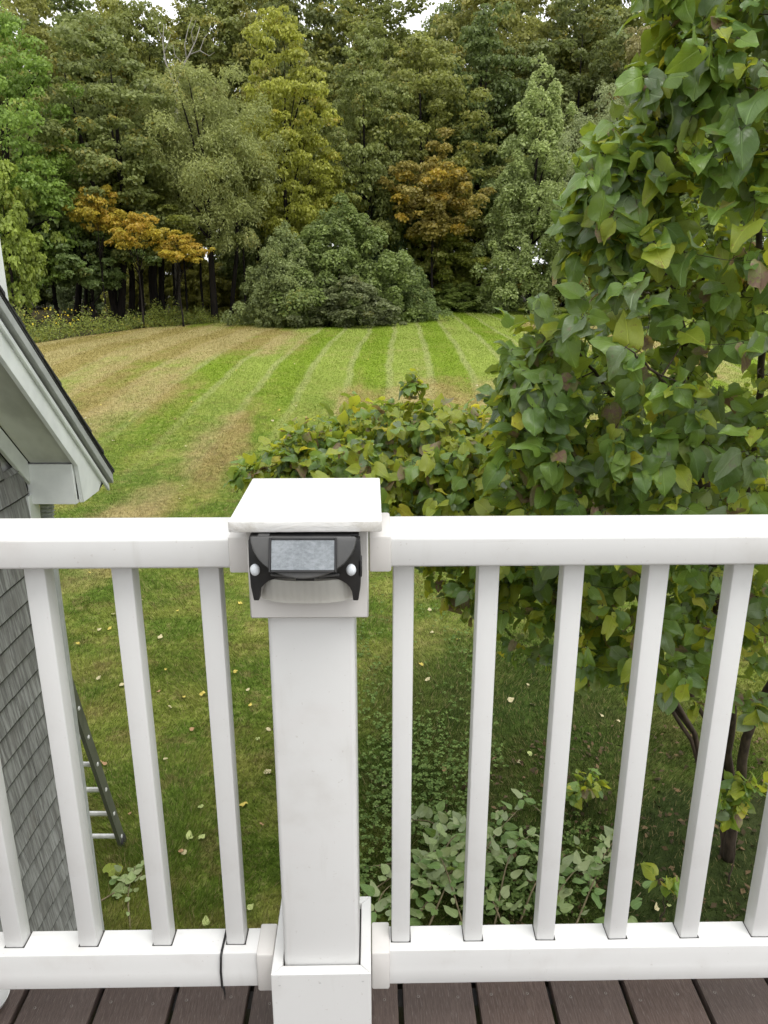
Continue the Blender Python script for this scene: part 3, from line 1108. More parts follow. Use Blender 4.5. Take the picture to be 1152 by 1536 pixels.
proto('mid_tree', 14, 120, 6, 2.4, 2.5, oval, 140, .20, flat=.6, rag=.18, rs=.75)
proto('bush', 9, 190, 3.2, 2.4, .2, lambda h_: max(.1, (1 - h_ ** 2.2)) ** .6, 130, .155, flat=.8, rag=.17, rs=.58)
proto('vine_column', 10, 380, 15.5, 3.0, .4, lambda h_: max(.16, (1 - h_ ** 2.6)) ** .6 * (.72 + .28 * (1 - h_)), 170, .17, flat=1.3, droop=1.1, inner=.7, rag=.10, rs=.62)
proto('bush_drape', 12, 300, 6.6, 3.4, .3, lambda h_: max(.12, (1 - h_ ** 1.5)) ** .75, 140, .155, flat=.95, droop=.7, inner=.5, rag=.15, rs=.55)


def trunk_mesh(seed, H, r0, tops, mat, fork=False, sway=.25, n_limb=9):
    rs_ = random.Random(seed)
    m = MB()
    sx, sy = rs_.uniform(-1, 1) * sway, rs_.uniform(-1, 1) * sway
    def path(hh, ox=0.0, oy=0.0):
        t_ = max(0.0, hh / H)
        return Vector((sx * math.sin(t_ * 5) * t_ * 1.5 + ox * t_ ** .7, sy * math.sin(t_ * 4 + 1) * t_ * 1.5 + oy * t_ ** .7, hh))
    stems = [(0, 0)] if not fork else [(-1.6, .3), (1.5, -.3)]
    for ox, oy in stems:
        hs_ = [-.15, .15, .5, 1.2, .15 * H, .3 * H, .5 * H, .7 * H, .88 * H]
        rad = [r0 * 1.55, r0 * 1.3, r0 * 1.1, r0, r0 * .92, r0 * .8, r0 * .6, r0 * .38, r0 * .12]
        m.tube([path(q, ox, oy) for q in hs_], rad, 9)
    if len(tops):
        for _ in range(n_limb):
            tp = Vector(tops[rs_.randrange(len(tops))])
            hh = max(.16 * H, tp.z * rs_.uniform(.5, .8))
            ox, oy = stems[rs_.randrange(len(stems))]
            a_ = path(hh, ox, oy)
            mid = a_.lerp(tp, .5) + Vector((0, 0, .1 * H * rs_.uniform(0, .4)))
            rr_ = r0 * .42
            m.tube([a_, a_.lerp(mid, .5), mid, mid.lerp(tp, .6), tp], [rr_, rr_ * .8, rr_ * .6, rr_ * .4, rr_ * .15], 6)
    return m.mesh('trunk', mat, smooth='all')


TCOUNT = [0]


def tree(u, wpx, vtop, Y, key, col, aut, label, group=None, name='maple_tree', r0=.2, fork=False, bark='bark_dark', rot=None, cat='tree', sway=.25, trunk=True, depth=1.0):
    me, H, Rr, z0, cs = PROTO[key]
    TCOUNT[0] += 1
    X = at(u, 470, Y).x
    zb_ = g(X, Y) - .05
    top = at(u, vtop, Y).z
    d = Y * CP
    wm = wpx / FPX * d * 1.03
    sx = wm / (2 * Rr * 1.12)
    sz = (top - zb_) / (H * 1.02)
    rt = rot if rot is not None else random.uniform(0, 6.28)
    e = empty(name, (X, Y, zb_))
    tag(e, label, cat, group)
    c = link('crown', me, e, rot=(0, 0, rt), scale=(sx, sx * depth, sz))
    c.color = (*(q * 2.3 for q in col), aut)
    if trunk:
        tops = [(math.cos(rt) * p[0] * sx - math.sin(rt) * p[1] * sx, math.sin(rt) * p[0] * sx + math.cos(rt) * p[1] * sx, p[2] * sz) for p in cs[::3]]
        link('trunk', trunk_mesh(TCOUNT[0], (top - zb_), r0, tops, M[bark], fork, sway), e)
    return e


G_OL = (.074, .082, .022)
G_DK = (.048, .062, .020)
G_BR = (.078, .125, .024)
G_YL = (.155, .150, .024)
G_GR = (.070, .092, .045)
WOOD = 'trees at the edge of the wood'
# front of the wood, left to right
tree(40, 200, -6, 45, 'maple_a', (.072, .110, .026), .03, 'tall fresh green maple at the far left of the wood', WOOD, r0=.22)
tree(178, 215, 44, 49, 'maple_b', (.066, .080, .030), .10, 'broad olive green maple behind the forked trunks and golden sprays', WOOD, r0=.24, fork=True)
tree(322, 185, 92, 50, 'feather', (.098, .112, .046), .06, 'pale feathery tree with drooping foliage and a straight dark trunk', WOOD, name='feathery_tree', r0=.22, sway=.05)
tree(436, 150, 32, 57, 'maple_b', (.104, .114, .022), .10, 'tall maple turning yellow above the rounded thicket', WOOD, r0=.17)
tree(548, 130, 50, 62, 'maple_c', (.068, .082, .028), .08, 'olive maple rising just right of the yellow maple', WOOD, r0=.2)
tree(628, 200, 48, 66, 'maple_a', (.076, .086, .026), .08, 'wide olive maple above the bronze tree', WOOD, r0=.24)
tree(716, 170, 30, 70, 'maple_b', (.042, .058, .020), .02, 'dark green maple between the bronze tree and the vine-covered tree', WOOD, r0=.22)
tree(792, 150, 98, 61, 'vine_column', (.112, .138, .064), .01, 'tall tree smothered in vines down to the ground', WOOD, name='vine_covered_tree', r0=.2, rot=1.0)
tree(846, 190, -10, 74, 'maple_c', (.052, .064, .024), .05, 'tall olive tree behind the vine-covered tree', WOOD, r0=.22)
tree(925, 150, 60, 69, 'maple_b', (.082, .078, .036), .12, 'brownish olive tree right of the vine-covered tree', WOOD, r0=.2)
tree(922, 150, 112, 54, 'feather', (.098, .116, .066), .02, 'pale grey-green tree half hidden by the large shrub', WOOD, name='willow_like_tree', r0=.14)
tree(1050, 240, -20, 72, 'maple_a', G_OL, .1, 'olive tree at the far right behind the large shrub', WOOD, r0=.22)
tree(1120, 200, 40, 60, 'maple_c', G_GR, .06, 'grey-green tree at the right edge of the frame behind the shrub', WOOD, r0=.2)
tree(648, 140, 222, 61, 'layered', (.098, .086, .026), .36, 'small bronze and orange maple beside the vine-covered tree', WOOD, r0=.11)
tree(216, 195, 262, 50.5, 'layered', (.076, .088, .022), .12, 'small green maple behind the golden sprays and left trunks', WOOD, r0=.09, bark='bark_dark')
for (u_, w_, t_, y_, lab_) in ((160, 78, 274, 44.9, 'golden spray of leaves on a thin young maple, leftmost and highest of three'), (214, 84, 312, 44.2, 'golden green spray on a thin young maple, middle of three'), (274, 84, 344, 45.4, 'bright golden orange spray on a thin young maple, lowest of three')):
    tree(u_, w_, t_, y_, 'spray', (.150, .130, .022), .62, lab_, WOOD, name='young_maple', r0=.05, bark='bark_dark')
tree(140, 130, 335, 46, 'mid_tree', (.056, .080, .030), .03, 'low green tree left of the forked trunks', WOOD, r0=.10)
tree(22, 120, 236, 41, 'low_tree', (.086, .112, .024), .08, 'yellow-green young tree at the left edge beside the dormer', WOOD, name='young_tree', r0=.10)
tree(490, 100, 230, 60, 'layered', (.096, .106, .022), .18, 'small yellow tree above the rounded thicket', WOOD, r0=.09)
tree(575, 120, 235, 66, 'low_tree', (.044, .066, .034), .02, 'small dark blue-green tree between yellow tree and bronze tree', WOOD, r0=.12)
tree(388, 100, 300, 57, 'low_tree', G_DK, .02, 'small dark tree just left of the rounded thicket', WOOD, r0=.10)
tree(655, 130, 335, 66, 'low_tree', (.084, .100, .022), .2, 'low yellow-green sapling under the bronze maple', WOOD, name='young_tree', r0=.07)
tree(85, 130, 280, 47, 'mid_tree', (.054, .072, .028), .04, 'dull green tree in front of the tall fresh green maple', WOOD, r0=.12)
tree(275, 110, 300, 60, 'mid_tree', (.084, .088, .022), .25, 'low yellowing tree behind the straight dark trunk', WOOD, r0=.08)

# further rows
ORD = ['first', 'second', 'third', 'fourth', 'fifth', 'sixth', 'seventh', 'eighth', 'ninth', 'tenth', 'eleventh', 'twelfth', 'thirteenth', 'fourteenth', 'fifteenth', 'sixteenth', 'seventeenth', 'eighteenth', 'nineteenth', 'twentieth', 'twenty-first', 'twenty-second', 'twenty-third', 'twenty-fourth']
BACK = 'tall trees deep in the wood'
rb = random.Random(3)
rowA = [(-40, 30), (18, 52), (85, -30), (145, -22), (205, 4), (250, 24), (300, 10), (345, -40), (405, -50), (470, -50), (530, -40), (580, -4), (668, -4), (710, -40), (765, -50), (830, -40), (900, -45), (980, -40), (1060, -40), (1150, -40)]
keys = ['maple_a', 'maple_b', 'maple_c', 'tall_d']
for i, (u, vt) in enumerate(rowA):
    Yb = 78 + rb.uniform(-3, 6) - (8 if u < 300 else 0)
    cc = rb.choice([G_OL, (.052, .068, .022), (.064, .076, .024), (.080, .086, .026), (.058, .070, .026)])
    tree(u, rb.uniform(150, 190), vt, Yb, keys[i % 4], cc, rb.uniform(.0, .10), 'tall green tree in the second row of the wood, %s from the left' % ORD[i], BACK, name='forest_tree', r0=rb.uniform(.16, .24))
for u, vt, Yb in ((-105, 20, 50), (-190, -20, 58), (-290, 0, 60)):
    tree(u, 190, vt, Yb, keys[abs(u) % 4], G_OL, .05, 'tall green tree standing just beyond the left end of the wood in view', BACK, name='forest_tree', r0=.2)
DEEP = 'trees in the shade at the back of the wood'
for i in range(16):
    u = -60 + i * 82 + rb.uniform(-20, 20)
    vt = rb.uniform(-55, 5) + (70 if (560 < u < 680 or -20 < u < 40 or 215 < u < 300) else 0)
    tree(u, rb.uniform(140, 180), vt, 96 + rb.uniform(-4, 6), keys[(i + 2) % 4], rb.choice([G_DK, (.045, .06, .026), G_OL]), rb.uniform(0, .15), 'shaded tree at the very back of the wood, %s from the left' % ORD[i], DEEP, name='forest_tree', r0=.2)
# understorey between the trunks
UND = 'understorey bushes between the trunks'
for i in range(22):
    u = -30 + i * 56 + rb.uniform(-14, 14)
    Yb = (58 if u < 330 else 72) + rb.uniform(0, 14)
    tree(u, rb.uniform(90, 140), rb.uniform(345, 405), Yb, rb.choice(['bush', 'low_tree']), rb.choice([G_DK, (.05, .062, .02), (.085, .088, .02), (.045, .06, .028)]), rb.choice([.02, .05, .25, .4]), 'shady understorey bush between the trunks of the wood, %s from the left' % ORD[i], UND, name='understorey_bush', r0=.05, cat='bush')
# rounded thicket on the lawn's edge
tree(432, 140, 344, 47.0, 'bush_drape', (.078, .096, .044), .01, 'grey-green bush forming the left flank of the rounded thicket', None, name='thicket_bush', r0=.05, cat='bush')
tree(512, 230, 308, 49.5, 'bush_drape', (.060, .080, .028), .02, 'rounded thicket draped in vines at the edge of the lawn', None, name='thicket_bush', r0=.08, cat='bush')
tree(604, 120, 384, 52.0, 'bush_drape', (.050, .070, .026), .05, 'lower dark bush at the right end of the rounded thicket', None, name='thicket_bush', r0=.05, cat='bush')
tree(520, 150, 420, 46.2, 'bush', (.052, .062, .032), .03, 'low greyish bush at the foot of the rounded thicket', None, name='thicket_bush', r0=.04, cat='bush')
tree(420, 70, 440, 45.8, 'bush', (.06, .074, .03), .05, 'small low bush at the left foot of the rounded thicket', None, name='thicket_bush', r0=.03, cat='bush')
tree(690, 110, 426, 64, 'bush', (.090, .118, .036), .03, 'pale green scrub below the bronze maple', None, name='scrub_bush', r0=.04, cat='bush')
tree(742, 80, 436, 66, 'bush', (.075, .105, .036), .03, 'small green scrub at the foot of the vine-covered tree', None, name='scrub_bush', r0=.04, cat='bush')

# bare and slender trunks
def pole_tree(u, v0, v1, Y, r, label, lean=0.0):
    b_ = at(u, v0, Y); b_.z = g(b_.x, Y) - .1
    top = at(u + lean, v1, Y)
    e = tag(empty('slender_tree', b_), label, 'tree', 'slender dark trunks at the wood edge')
    H = top.z - b_.z
    dx = top.x - b_.x
    m = MB().tube([Vector((dx * t_ + .12 * math.sin(t_ * 7 + u), 0.1 * math.sin(5 * t_ + u), H * t_)) for t_ in (0, .06, .2, .4, .6, .8, 1)], [r * 1.5, r * 1.1, r, r * .9, r * .75, r * .6, r * .35], 8)
    m.build('trunk', M['bark_dark'], e, smooth='all')
    me, H0, R0, z0, cs = PROTO['layered']
    c = link('crown', me, e, loc=(dx, 0, H - H0 * .5 * .9), rot=(0, 0, u), scale=(.42, .42, .5))
    c.color = (*(q * 2.0 for q in G_OL), .10)


POLES = ((118, 300, .20, 4), (126, 330, .11, -4), (142, 340, .09, 3), (170, 330, .12, -3), (200, 400, .20, -14), (208, 240, .13, 2), (236, 300, .27, -18), (241, 330, .20, 12), (258, 330, .08, 2), (268, 330, .09, -1), (278, 330, .07, 1), (350, 330, .15, 6), (304, 300, .08, -3), (365, 330, .07, 2))
for i, (u, v1, r, le) in enumerate(sorted(POLES)):
    Yp = atg(u, 482 - u * .006).y + (i % 3) * .8
    pole_tree(u, 480, v1 - 95, Yp, r, 'slender dark trunk at the left edge of the wood, %s from the left' % ORD[i], le)

# dead snag with bare white limbs
sn = tag(empty('dead_tree', (at(266, 470, 56).x, 56, g(at(266, 470, 56).x, 56))), 'bare dead tree with whitish branches against the sky', 'tree')
so_ = Vector(sn.location)
m = MB()
def S(u, v, dy=0.0): return at(u, v, 54.0 + dy) - so_
m.tube([Vector((0, 0, -.1)), S(266, 300), S(265, 200), S(264, 132), S(270, 112)], [.22, .17, .13, .09, .07], 8)
m.build('trunk', M['bark_pale'], sn, smooth='all')
def limb(pts, r):
    return MB().tube([S(*p) for p in pts], [r * (1 - .8 * i / (len(pts) - 1)) for i in range(len(pts))], 6).build('bare_limb', M['bark_pale'], sn, smooth='all')
limb([(264, 132), (256, 112), (248, 92), (244, 62), (246, 36)], .08)
limb([(266, 122), (276, 96), (284, 82), (294, 60), (300, 40)], .08)
limb([(246, 80), (252, 64), (256, 52)], .04)
limb([(284, 82), (300, 76), (306, 58), (312, 50)], .04)
limb([(280, 90), (277, 66), (282, 44), (288, 26)], .045)
limb([(290, 66), (287, 48), (294, 30)], .035)
limb([(276, 98), (262, 82), (260, 66)], .035)
limb([(246, 60), (238, 46), (236, 36)], .03)
limb([(300, 76), (314, 84), (322, 78)], .03)

# weeds and tall grass along the wood edge: uncountable, one mass
rw = np.random.default_rng(77)
n = 70000
xx = rw.uniform(-24, 14, n)
hgt = np.interp(xx, [-24, -15, -11, -8, -3, 0, 3, 8, 14], [1.5, 1.35, .9, .45, .35, .35, .9, .7, .5])
hgt = hgt * (.55 + .45 * np.sin(.9 * xx + 1) * np.sin(2.3 * xx) + .35 * np.sin(5.1 * xx + 2) ** 2 + .5 * rw.random(n) ** 3)
band = np.interp(xx, [-24, -12, -6, 2, 14], [6, 4.5, 2.0, 2.5, 3.5])
yy = yedge(xx) + .1 + band * rw.random(n) ** 1.3 + .25 * np.sin(xx * 2.1)
zz = gz(xx, yy) + hgt * rw.random(n) ** .8 * (.55 + .45 * np.sin(xx * 1.7 + yy) ** 2) * np.clip((yy - yedge(xx)) / 1.2 + .25, .2, 1)
nn = unit(rw.normal(size=(n, 3)) * .7 + np.array([0, -.4, .7]))
V = leaf_quads(rw, np.stack([xx, yy, zz], 1), nn, rw.uniform(.07, .2, n), .35)
o = link('undergrowth', bulk('undergrowth', V, 4, M['tleaf'], {'tint': rw.random(n), 'aut': rw.random(n)}))
o.color = (.17, .21, .05, .06)
tag(o, 'tall weeds and rough growth between lawn and wood', 'undergrowth', kind='stuff')
# yellow flower heads in the weeds
n = 70
cl = [atg(88, 508), atg(80, 498), atg(60, 500), atg(110, 495)]
P = []
for i in range(n):
    c = cl[rw.integers(0, 4)]
    xx = c.x + rw.normal(0, .5); yy = max(yedge(xx) + .2, c.y + rw.normal(.4, .7))
    P.append((xx, yy, g(xx, yy) + rw.uniform(.5, 1.25)))
V = leaf_quads(rw, np.array(P), rw.normal(size=(n, 3)) + np.array([0, -.6, .6]), rw.uniform(.07, .13, n), .9)
tag(link('yellow_flowers', bulk('yellow_flowers', V, 4, plain('yellow_petals', (.62, .48, .03), (.5, .42, .04), .7))), 'yellow flower heads scattered through the weeds', 'flowers', kind='stuff')
# stake
s0 = atg(391, 472)
e = tag(empty('wooden_stake', s0), 'short pale wooden stake left of the rounded thicket', 'stake')
MB().box((-.05, -.05, -.1), (.05, .05, 1.05)).build('shaft', M['stake'], e, .01)
MB().add([(-.05, -.05, 1.051), (.05, -.05, 1.051), (.05, .05, 1.051), (-.05, .05, 1.051), (0, 0, 1.1)], [(0, 1, 4), (1, 2, 4), (2, 3, 4), (3, 0, 4), (3, 2, 1, 0)]).build('tip', M['bark_pale'], e)

# ================================================================ BROAD-LEAVED SHRUBS BY THE RAILING
def leaf_template(seed, wide=.86, heart=.07, fold=.22, curl=.22, wave=.03):
    """a heart-shaped leaf, one unit long, base at the origin, tip on +y, upper side +z; 5 columns x 7 rows"""
    rs_ = random.Random(seed)
    T = [0, .08, .22, .40, .58, .75, .89, 1.0]
    Wd = [.17, .37, .49, .515, .455, .32, .15, .0]
    Wd = [w_ * (1 + rs_.uniform(-.07, .07)) for w_ in Wd]
    cols = [-1, -.52, 0, .52, 1]
    vs, uv = [], []
    p1, p2 = rs_.uniform(0, 6), rs_.uniform(0, 6)
    asym = rs_.uniform(-.06, .06)
    for j, (t_, w_) in enumerate(zip(T, Wd)):
        for c_ in cols:
            xx = c_ * w_ * wide * (1 + (.05 * rs_.uniform(-1, 1) if abs(c_) == 1 else 0)) + asym * math.sin(t_ * 3)
            back = -heart * (abs(c_)) ** 1.5 * (1 - t_) ** 3 * 1.6
            yy = t_ + back
            zz = fold * abs(xx) * (1 - .25 * t_) - curl * t_ ** 2 + wave * math.sin(6 * t_ + p1 + 2 * c_) * abs(c_) - .10 * abs(c_) ** 3 * w_
            zz += (.035 + wave * .5) * math.sin(9 * t_ + p2 + (1.5 if c_ > 0 else 0)) * c_ * c_ + (.018 * math.sin(15 * t_ + p1) if abs(c_) > .4 and abs(c_) < .9 else 0)
            vs.append((xx, yy, zz)); uv.append((.5 + .5 * c_ * w_ * 2, t_))
    fs = []
    for j in range(len(T) - 1):
        for i in range(4):
            a_, b_ = j * 5 + i, (j + 1) * 5 + i
            if j == len(T) - 2:
                if i == 0: fs.append((a_, a_ + 1, b_ + 2))
                elif i in (1, 2): fs.append((a_, a_ + 1, (j + 1) * 5 + 2))
                else: fs.append((a_, a_ + 1, (j + 1) * 5 + 2))
            else:
                fs.append((a_, a_ + 1, b_ + 1, b_))
    return np.array(vs), fs, np.array(uv)


def leaf_mesh(name, tpl, mat):
    vs, fs, uv = tpl
    me = bpy.data.meshes.new(name)
    me.from_pydata(vs.tolist(), [], fs)
    me.materials.append(mat)
    ul = me.uv_layers.new(name='UVMap')
    li = np.empty(len(me.loops), np.int32); me.loops.foreach_get('vertex_index', li)
    ul.data.foreach_set('uv', uv[li].astype(np.float32).ravel())
    me.polygons.foreach_set('use_smooth', [True] * len(me.polygons))
    me.update()
    return me


def joined_leaves(name, tpls, items, mats):
    """items: (template index, material index, 4x4 matrix)"""
    vs, fs, uvs, mi = [], [], [], []
    b = 0
    for ti_, mm, mt in items:
        v_, f_, u_ = tpls[ti_]
        A = np.array(mt)
        vs.append(v_ @ A[:3, :3].T + A[:3, 3])
        fs += [tuple(i + b for i in q) for q in f_]
        mi += [mm] * len(f_)
        uvs.append(u_); b += len(v_)
    me = bpy.data.meshes.new(name)
    me.from_pydata(np.concatenate(vs).tolist(), [], fs)
    for m_ in mats: me.materials.append(m_)
    me.polygons.foreach_set('material_index', mi)
    uv = np.concatenate(uvs)
    ul = me.uv_layers.new(name='UVMap')
    li = np.empty(len(me.loops), np.int32); me.loops.foreach_get('vertex_index', li)
    ul.data.foreach_set('uv', uv[li].astype(np.float32).ravel())
    me.polygons.foreach_set('use_smooth', [True] * len(me.polygons))
    me.update()
    return me


TPL = [leaf_template(1, .86, .07, .22, .22, .06), leaf_template(2, .80, .05, .40, .34, .08), leaf_template(3, .92, .09, .10, .40, .10), leaf_template(4, .76, .05, .60, .20, .05), leaf_template(5, .88, .08, -.05, .55, .10), leaf_template(6, .84, .06, .30, -.10, .10)]
LEAFMESH = [[leaf_mesh('leaf', t_, m_) for m_ in LM] for t_ in TPL]


def in_poly(u, v, poly):
    inside = False
    j = len(poly) - 1
    for i in range(len(poly)):
        if (poly[i][1] > v) != (poly[j][1] > v) and u < (poly[j][0] - poly[i][0]) * (v - poly[i][1]) / (poly[j][1] - poly[i][1]) + poly[i][0]:
            inside = not inside
        j = i
    return inside


def frame_from(T, Nn):
    T = T.normalized()
    X = T.cross(Nn)
    if X.length < 1e-4: X = T.cross(Vector((1, 0, 0)))
    X.normalize()
    Z = X.cross(T)
    return Matrix(((X.x, T.x, Z.x, 0), (X.y, T.y, Z.y, 0), (X.z, T.z, Z.z, 0), (0, 0, 0, 1)))


def visible_order(mats_list, lens):
    """rough depth buffer: how many cells of the view each leaf shows"""
    W_, H_ = 288, 384
    zb_ = np.full((H_, W_), 1e9); ib = np.full((H_, W_), -1, int)
    for i, (mt, L) in enumerate(zip(mats_list, lens)):
        c = mt @ Vector((0, .45, 0))
        u, v, d = proj([c])[0]
        nrm_ = (mt.to_3x3() @ Vector((0, 0, 1))).normalized()
        vw = (Vector((0, 0, CZ)) - c).normalized()
        f = max(.15, abs(nrm_.dot(vw)))
        r = .40 * L * math.sqrt(f) * FPX / d / 4
        u /= 4; v /= 4
        x0, x1, y0, y1 = int(max(0, u - r)), int(min(W_ - 1, u + r)), int(max(0, v - r)), int(min(H_ - 1, v + r))
        if x1 < x0 or y1 < y0: continue
        sl = zb_[y0:y1 + 1, x0:x1 + 1]
        mk = sl > d
        sl[mk] = d
        ib[y0:y1 + 1, x0:x1 + 1][mk] = i
    cnt = np.bincount(ib[ib >= 0].ravel(), minlength=len(mats_list))
    return np.argsort(-cnt)


def catmull(pts, n=6):
    P_ = [Vector(p) for p in pts]
    P_ = [P_[0] * 2 - P_[1]] + P_ + [P_[-1] * 2 - P_[-2]]
    out_ = []
    for i in range(1, len(P_) - 2):
        for k in range(n):
            t_ = k / n
            a_, b_, c_, d_ = P_[i - 1], P_[i], P_[i + 1], P_[i + 2]
            out_.append(.5 * ((2 * b_) + (c_ - a_) * t_ + (2 * a_ - 5 * b_ + 4 * c_ - d_) * t_ ** 2 + (-a_ + 3 * b_ - 3 * c_ + d_) * t_ ** 3))
    out_.append(P_[-2])
    return out_


def shrub(name, label, base, limbs, blobs, poly, n_twig, lsize, mat_w, seed, cat='shrub', r_limb=.035, per=(5, 9)):
    rs_ = random.Random(seed)
    root = tag(empty(name, base), label, cat)
    B = Vector(base)
    limb_pts = []
    for L_, r0 in limbs:
        pts = catmull([B] + [Vector(p) for p in L_], 7)
        n_ = len(pts)
        rad = [r0 * (1 - .94 * (i / (n_ - 1)) ** .55) for i in range(n_)]
        pts = [p + Vector((rs_.uniform(-.012, .012), rs_.uniform(-.012, .012), 0)) for p in pts]
        pts[0] = pts[0] - Vector((0, 0, .06))
        MB().tube([p - B for p in pts], rad, 8).build('stem', M['twig'], root, smooth='all')
        limb_pts += [(p, r_) for p, r_ in zip(pts, rad)][4:]
    twigs = MB()
    mats_l, kinds, lens = [], [], []
    tot = sum(b_[3] for b_ in blobs)
    ends = []; tries = 0
    while len(ends) < n_twig and tries < n_twig * 40:
        tries += 1
        q = rs_.uniform(0, tot)
        for b_ in blobs:
            q -= b_[3]
            if q <= 0: break
        c, rd, bias, _w = b_[0], b_[1], b_[2], b_[3]
        d = Vector((rs_.gauss(0, 1), rs_.gauss(0, 1), rs_.gauss(0, 1))).normalized()
        rr_ = rs_.random() ** bias
        P_ = Vector((c[0] + d.x * rd[0] * rr_, c[1] + d.y * rd[1] * rr_, c[2] + d.z * rd[2] * rr_ + CZ))
        if P_.y < 2.3: continue
        pu_ = proj([P_])[0]
        if pu_[0] < 1140 and pu_[1] > 8 and pu_[1] < 1330 and not in_poly(pu_[0], pu_[1], poly): continue
        ends.append((P_, c))
    lp0 = np.array([p for p, _ in limb_pts])
    ends.sort(key=lambda e_: ((lp0 - np.array(e_[0])) ** 2).sum(1).min())
    lp = np.zeros((len(limb_pts) + 3 * len(ends), 3)); lp[:len(limb_pts)] = lp0
    for P_, c in ends:
        nl = len(limb_pts)
        dd = ((lp[:nl] - np.array(P_)) ** 2).sum(1) + np.where(lp[:nl, 2] > P_.z + .05, .15, 0)
        q0, r_at = limb_pts[int(dd.argmin())]
        mid = q0.lerp(P_, .5) + Vector((rs_.gauss(0, .02), rs_.gauss(0, .02), -.06 * (P_ - q0).length))
        path = catmull([q0, mid, P_], 4)
        ln = (P_ - q0).length
        rt = min(r_at * .7, .0028 + .0045 * ln)
        twigs.tube([p - B for p in path], [rt * (1 - .6 * i / (len(path) - 1)) for i in range(len(path))], 5)
        for f_ in (2, 4, 6):
            lp[len(limb_pts)] = path[f_]; limb_pts.append((path[f_], max(.002, rt * (1 - .6 * f_ / 8))))
        # leaves in opposite pairs over the last part of the twig
        tdir = (path[-1] - path[-3]).normalized()
        outw = (P_ - Vector((c[0], c[1], c[2] + CZ)))
        outw = outw.normalized() if outw.length > .01 else Vector((0, -1, 0))
        k_n = rs_.randint(*per)
        ph = rs_.uniform(0, 3.14)
        for k_ in range(k_n):
            s_ = 1 - (k_ // 2) * .115 * min(1, .5 / max(ln, .2)) * 1.6
            s_ = max(.35, s_)
            pos_ = path[min(len(path) - 1, int(s_ * (len(path) - 1) + .5))].lerp(P_, .35) if k_ > 1 else P_
            pos_ = pos_ + Vector((rs_.gauss(0, .02), rs_.gauss(0, .02), rs_.gauss(0, .02)))
            aa = ph + math.pi * (k_ % 2) + 1.57 * (k_ // 2) + rs_.gauss(0, .3)
            s1 = tdir.cross(Vector((.3, .2, .93))).normalized(); s2 = tdir.cross(s1)
            side = s1 * math.cos(aa) + s2 * math.sin(aa)
            tip = side * .95 + outw * .45 + tdir * .35 + Vector((0, 0, -rs_.uniform(.25, 1.0)))
            tip.normalize()
            nrm_ = Vector((0, 0, .75)) + outw * .75 + Vector((rs_.gauss(0, .38), rs_.gauss(0, .38), rs_.gauss(0, .3)))
            nrm_ = nrm_ - tip * nrm_.dot(tip)
            if nrm_.length < .05: nrm_ = Vector((0, -.5, 1))
            L_ = lsize * rs_.choice((rs_.uniform(.5, .8), rs_.uniform(.8, 1.12), rs_.uniform(.9, 1.3)))
            pet = tip * (.2 * L_)
            F = frame_from(tip, nrm_.normalized())
            mt = Matrix.Translation(pos_ + pet) @ F @ Matrix.Diagonal((L_ * rs_.uniform(.78, 1.08), L_, L_ * rs_.uniform(.5, 1.9), 1))
            # turned leaves sit lower and inside, fresh ones at the top
            low = (P_.z - CZ < -.9)
            w_ = mat_w[1] if low else mat_w[0]
            mk = rs_.choices(range(6), w_)[0]
            mats_l.append(mt); kinds.append((rs_.randrange(6), mk)); lens.append(L_)
            twigs.tube([pos_ - B, pos_ + pet - B], [.0016, .0012], 4, cap=False)
    twigs_o = twigs.build('twigs', M['twig'], root, smooth='all'); twigs_o['kind'] = 'stuff'
    order = visible_order(mats_l, lens)
    T0 = Matrix.Translation(-B)
    for i in order[:300]:
        ti_, mk = kinds[i]
        o_ = link('leaf', LEAFMESH[ti_][mk], root)
        o_.matrix_basis = T0 @ mats_l[i]
    items = [(kinds[i][0], kinds[i][1], T0 @ mats_l[i]) for i in order[300:]]
    if not items: return root
    lo = link('leaves', joined_leaves('leaves', TPL, items, LM), root)
    lo['kind'] = 'stuff'
    return root


def A(u, v, Y): return at(u, v, Y)


POLY1 = [(950, -200), (972, 30), (985, 70), (955, 110), (975, 170), (890, 205), (868, 235), (858, 300), (862, 345), (850, 400), (800, 450), (768, 480), (760, 540), (752, 600), (745, 660), (760, 720), (735, 760), (640, 850), (680, 930), (770, 985), (840, 1000), (900, 1000), (960, 1040), (1050, 1060), (1200, 1060), (1200, -200)]
bA = atg(1092, 1285)
bA.z -= .02
limbs1 = [
    ([A(1085, 1120, 4.9), A(1075, 900, 4.1), A(1045, 620, 3.7), A(1005, 440, 3.35), A(935, 320, 3.1), A(885, 225, 2.95)], .055),
    ([A(1095, 1100, 4.8), A(1115, 800, 3.9), A(1140, 550, 3.5), A(1130, 260, 3.1), A(1082, 80, 2.95), A(1060, -60, 2.8)], .042),
    ([A(1075, 1120, 4.9), A(1040, 900, 4.1), A(940, 640, 3.7), A(860, 520, 3.4), A(800, 480, 3.3)], .032),
    ([A(1080, 1140, 4.9), A(965, 905, 4.1), A(870, 800, 3.7), A(790, 720, 3.5)], .03),
    ([A(1130, 1080, 4.6), A(1220, 900, 3.8), A(1250, 500, 3.3), A(1210, 200, 3.0), A(1150, 20, 2.8)], .05),
    ([A(1080, 1120, 4.9), A(1060, 850, 3.8), A(1040, 640, 3.1), A(980, 560, 2.7), A(940, 520, 2.5)], .03),
]
_q = [A(925, 270, 3.0), A(1020, 90, 2.9), A(880, 330, 3.2), A(800, 560, 3.3), A(790, 660, 3.4)]
